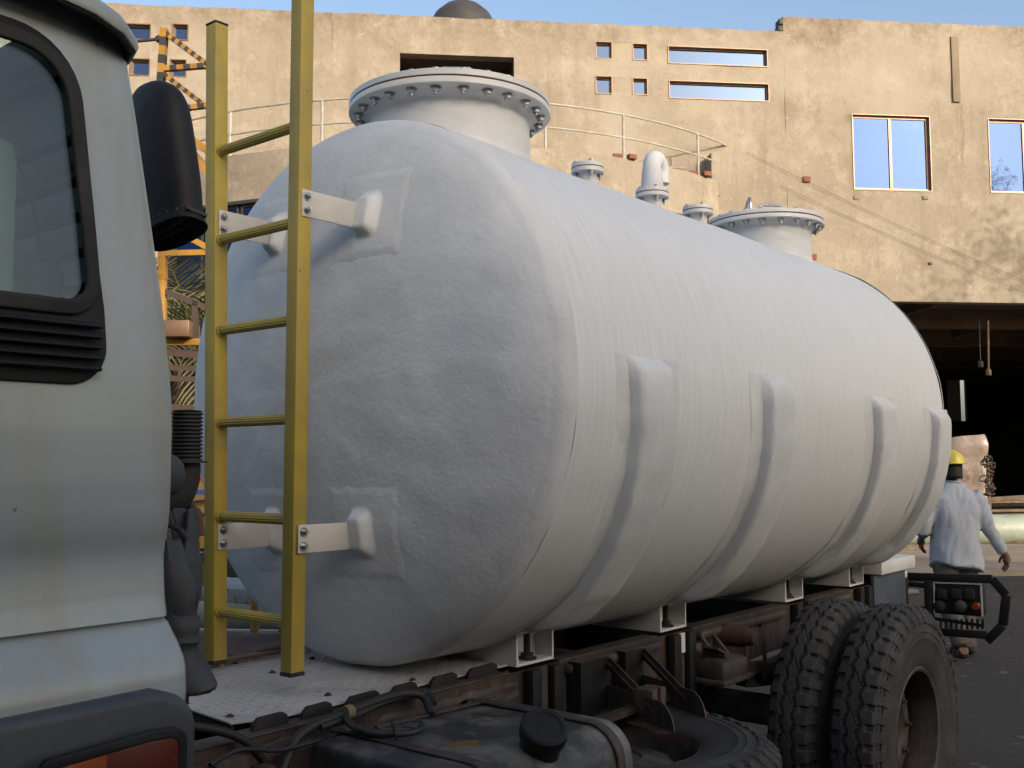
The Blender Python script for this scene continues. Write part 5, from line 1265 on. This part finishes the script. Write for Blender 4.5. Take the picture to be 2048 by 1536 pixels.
def hand(sx,rr,ff,z,dr):   # palm and five curled fingers hanging from a wrist
    P=[('t',[(rr,ff,z,.025),(rr+dr*.01,ff,z-.03,.030),(rr+dr*.014,ff,z-.06,.034),(rr+dr*.014,ff+.002,z-.085,.031)])]
    for k,(o_,ln) in enumerate(((-.030,.068),(-.010,.078),(.010,.073),(.029,.058))):
        P.append(('t',[(rr+dr*.014,ff+o_,z-.075,.0105),(rr+dr*.012,ff+o_*1.1,z-.085-ln*.45,.0098),(rr+dr*-.002,ff+o_*1.12,z-.085-ln*.8,.009),(rr-dr*.018,ff+o_*1.1,z-.085-ln*1.0,.008)],8))
    P.append(('t',[(rr+dr*.0,ff+.026,z-.02,.013),(rr-dr*.014,ff+.050,z-.055,.0115),(rr-dr*.024,ff+.052,z-.092,.0095)],8))
    return P
HR=(.40,-.02,.885); HL=(-.17,.27,1.02)
body=[('s',(0.0,.03,1.635),.082,(.92,1.05,1.25)),('t',[(0,.05,1.56,.052),(0,.03,1.45,.058),(0,.02,1.40,.07)]),
      ('r',[(0,0,.86,.16,.11),(0,0,.98,.165,.115),(0,0,1.12,.15,.10),(0,.0,1.3,.18,.11),(0,.01,1.40,.17,.10),(0,.01,1.45,.08,.07)]),
      ('t',[(.17,.01,1.38,.06),(.245,-.01,1.16,.045),(.265,-.01,1.11,.042),(.39,-.02,.90,.027)]),('t',[(-.17,.01,1.38,.06),(-.25,-.03,1.14,.045),(-.27,-.01,1.10,.042),(-.18,.24,1.03,.027)]),
      ('t',[(.085,.0,.88,.085),(.08,.10,.52,.06),(.095,.10,.46,.056),(.095,.06,.12,.042),(.10,.05,.06,.045)]),('t',[(-.085,.0,.88,.085),(-.09,-.02,.50,.06),(-.09,-.06,.44,.056),(-.09,-.26,.16,.042),(-.09,-.28,.12,.045)]),
      ('t',[(.10,.02,.035,.04),(.105,.10,.035,.042),(.11,.20,.03,.035)]),('t',[(-.09,-.30,.10,.04),(-.09,-.22,.05,.04),(-.09,-.13,.035,.035)]),
      ('s',(.078,.03,1.63),.022,(.5,.8,1.3)),('s',(-.078,.03,1.63),.022,(.5,.8,1.3)),('s',(0,.122,1.62),.018,(.8,1,1.2)),('s',(0,.10,1.575),.02,(1.4,.6,.5))]
body+=hand(1,*HR,1)+hand(-1,*HL,-1)
blob(body,'body',M['skin'],person,.0065,sm=2)
fold=lambda p:(.020*noise.noise(Vector((p.dot(rt_)*7+1.5*p.z,p.dot(fwd)*5,p.z*3.5)))+.016*abs(noise.noise(Vector((p.dot(rt_)*14-3*p.z,3,p.z*6)))))
shirt=[('r',[(0,-.005,.755,.218,.158),(0,-.005,.82,.214,.153),(0,-.005,.95,.205,.145),(0,-.01,1.1,.195,.135),(0,-.01,1.25,.205,.132),(0,0,1.36,.205,.12),(0,.01,1.42,.17,.10),(0,.02,1.465,.10,.08),(0,.03,1.505,.072,.068)],lambda k:.05*(math.sin(2*PI*k/28-2.2))*(1)+.02*math.sin(k*.9)),
       ('t',[(.15,.0,1.385,.075),(.205,.0,1.33,.078),(.25,-.015,1.18,.066),(.272,-.015,1.10,.062),(.335,-.018,.99,.052),(.385,-.02,.905,.041),(.392,-.02,.895,.043)],18),
       ('t',[(-.15,.0,1.385,.075),(-.205,.0,1.33,.078),(-.265,-.04,1.17,.066),(-.285,-.02,1.09,.064),(-.23,.10,1.06,.052),(-.185,.225,1.035,.041)],18)]
blob(shirt,'shirt',M['shirt'],person,.011,fold,3)
tr_=[('r',[(0,0,.80,.165,.125),(0,0,.95,.17,.13),(0,0,1.0,.16,.12)]),('t',[(.09,.0,.86,.105),(.095,.10,.50,.080),(.10,.09,.42,.078),(.10,.055,.10,.072),(.10,.05,.06,.074)]),('t',[(-.09,.0,.86,.105),(-.095,-.02,.49,.080),(-.095,-.07,.42,.078),(-.09,-.255,.16,.072),(-.09,-.27,.13,.072)])]
blob(tr_,'trousers',M['trouser'],person,.012,fold,3)
b=MB()
def hairf(u,v):
    a=2*PI*u; t=v*1.35; r=.094; return L(r*.92*math.sin(t)*math.cos(a),.025+r*1.05*math.sin(t)*math.sin(a)-.004,1.645+r*1.22*math.cos(t)-.03*(1 if math.sin(a)<0 else 0)*v)
b.grid(hairf,28,14,wrap=True); o=b.build('hair',M['hair'],person); md=o.modifiers.new('s','SOLIDIFY'); md.thickness=.008
b=MB(); b.grid(lambda u,v:L(.083*math.cos(PI+PI*u),.025+.098*math.sin(PI+PI*u),1.665-.13*v),20,6); o=b.build('hair',M['hair'],person); md=o.modifiers.new('s','SOLIDIFY'); md.thickness=.008
person.scale=(1.03,1.03,.985)
# shoes
for (r0,f0,z0,s_) in ((.105,.10,.045,1),(-.09,-.20,.065,1)):
    b=MB(); b.ico(L(r0,f0,z0),.05,3,(1,1,.9)); b.ico(L(r0,f0+.09,z0-.005),.046,3,(1,1,.8)); b.ico(L(r0,f0-.07,z0+.0),.045,3,(1,1,1)); b.build('shoe',M['black'],person)
# helmet: shell, ridge, brim, sticker
hc=Vector(L(0,.03,1.665)); hl=empty('helmet_pivot') if False else None
b=MB()
def helm(u,v):
    a=2*PI*u; t=PI/2*v; rx,rf,rz=.108,.132,.118
    br=.012 if v>.96 else 0
    return L((rx*math.sin(t)+br)*math.cos(a),.03+(rf*math.sin(t)+br+(.03*max(0,math.sin(a)) if v>.96 else 0))*math.sin(a),1.665+rz*math.cos(t)**.85+.010*math.exp(-(math.sin(t)*math.cos(a)/.22)**2)*math.cos(t)**.3)
b.grid(helm,48,22,wrap=True); o=b.build('helmet',M['helmet'],person,smooth=50); md=o.modifiers.new('s','SOLIDIFY'); md.thickness=.004
b=MB(); b.grid(lambda u,v:L(-.018+.04*u,.03-.1335*math.cos(.35+.35*v)*.999-.001,1.665+.118*math.sin(.35+.35*v)+.004),6,6); o=b.build('sticker',M['white'],person); md=o.modifiers.new('s','SOLIDIFY'); md.thickness=.002
# collar
b=MB(); b.tube([L(.07*math.cos(2*PI*k/20),.03+.066*math.sin(2*PI*k/20),1.505) for k in range(21)],.014,8); b.build('collar',M['shirt'],person)
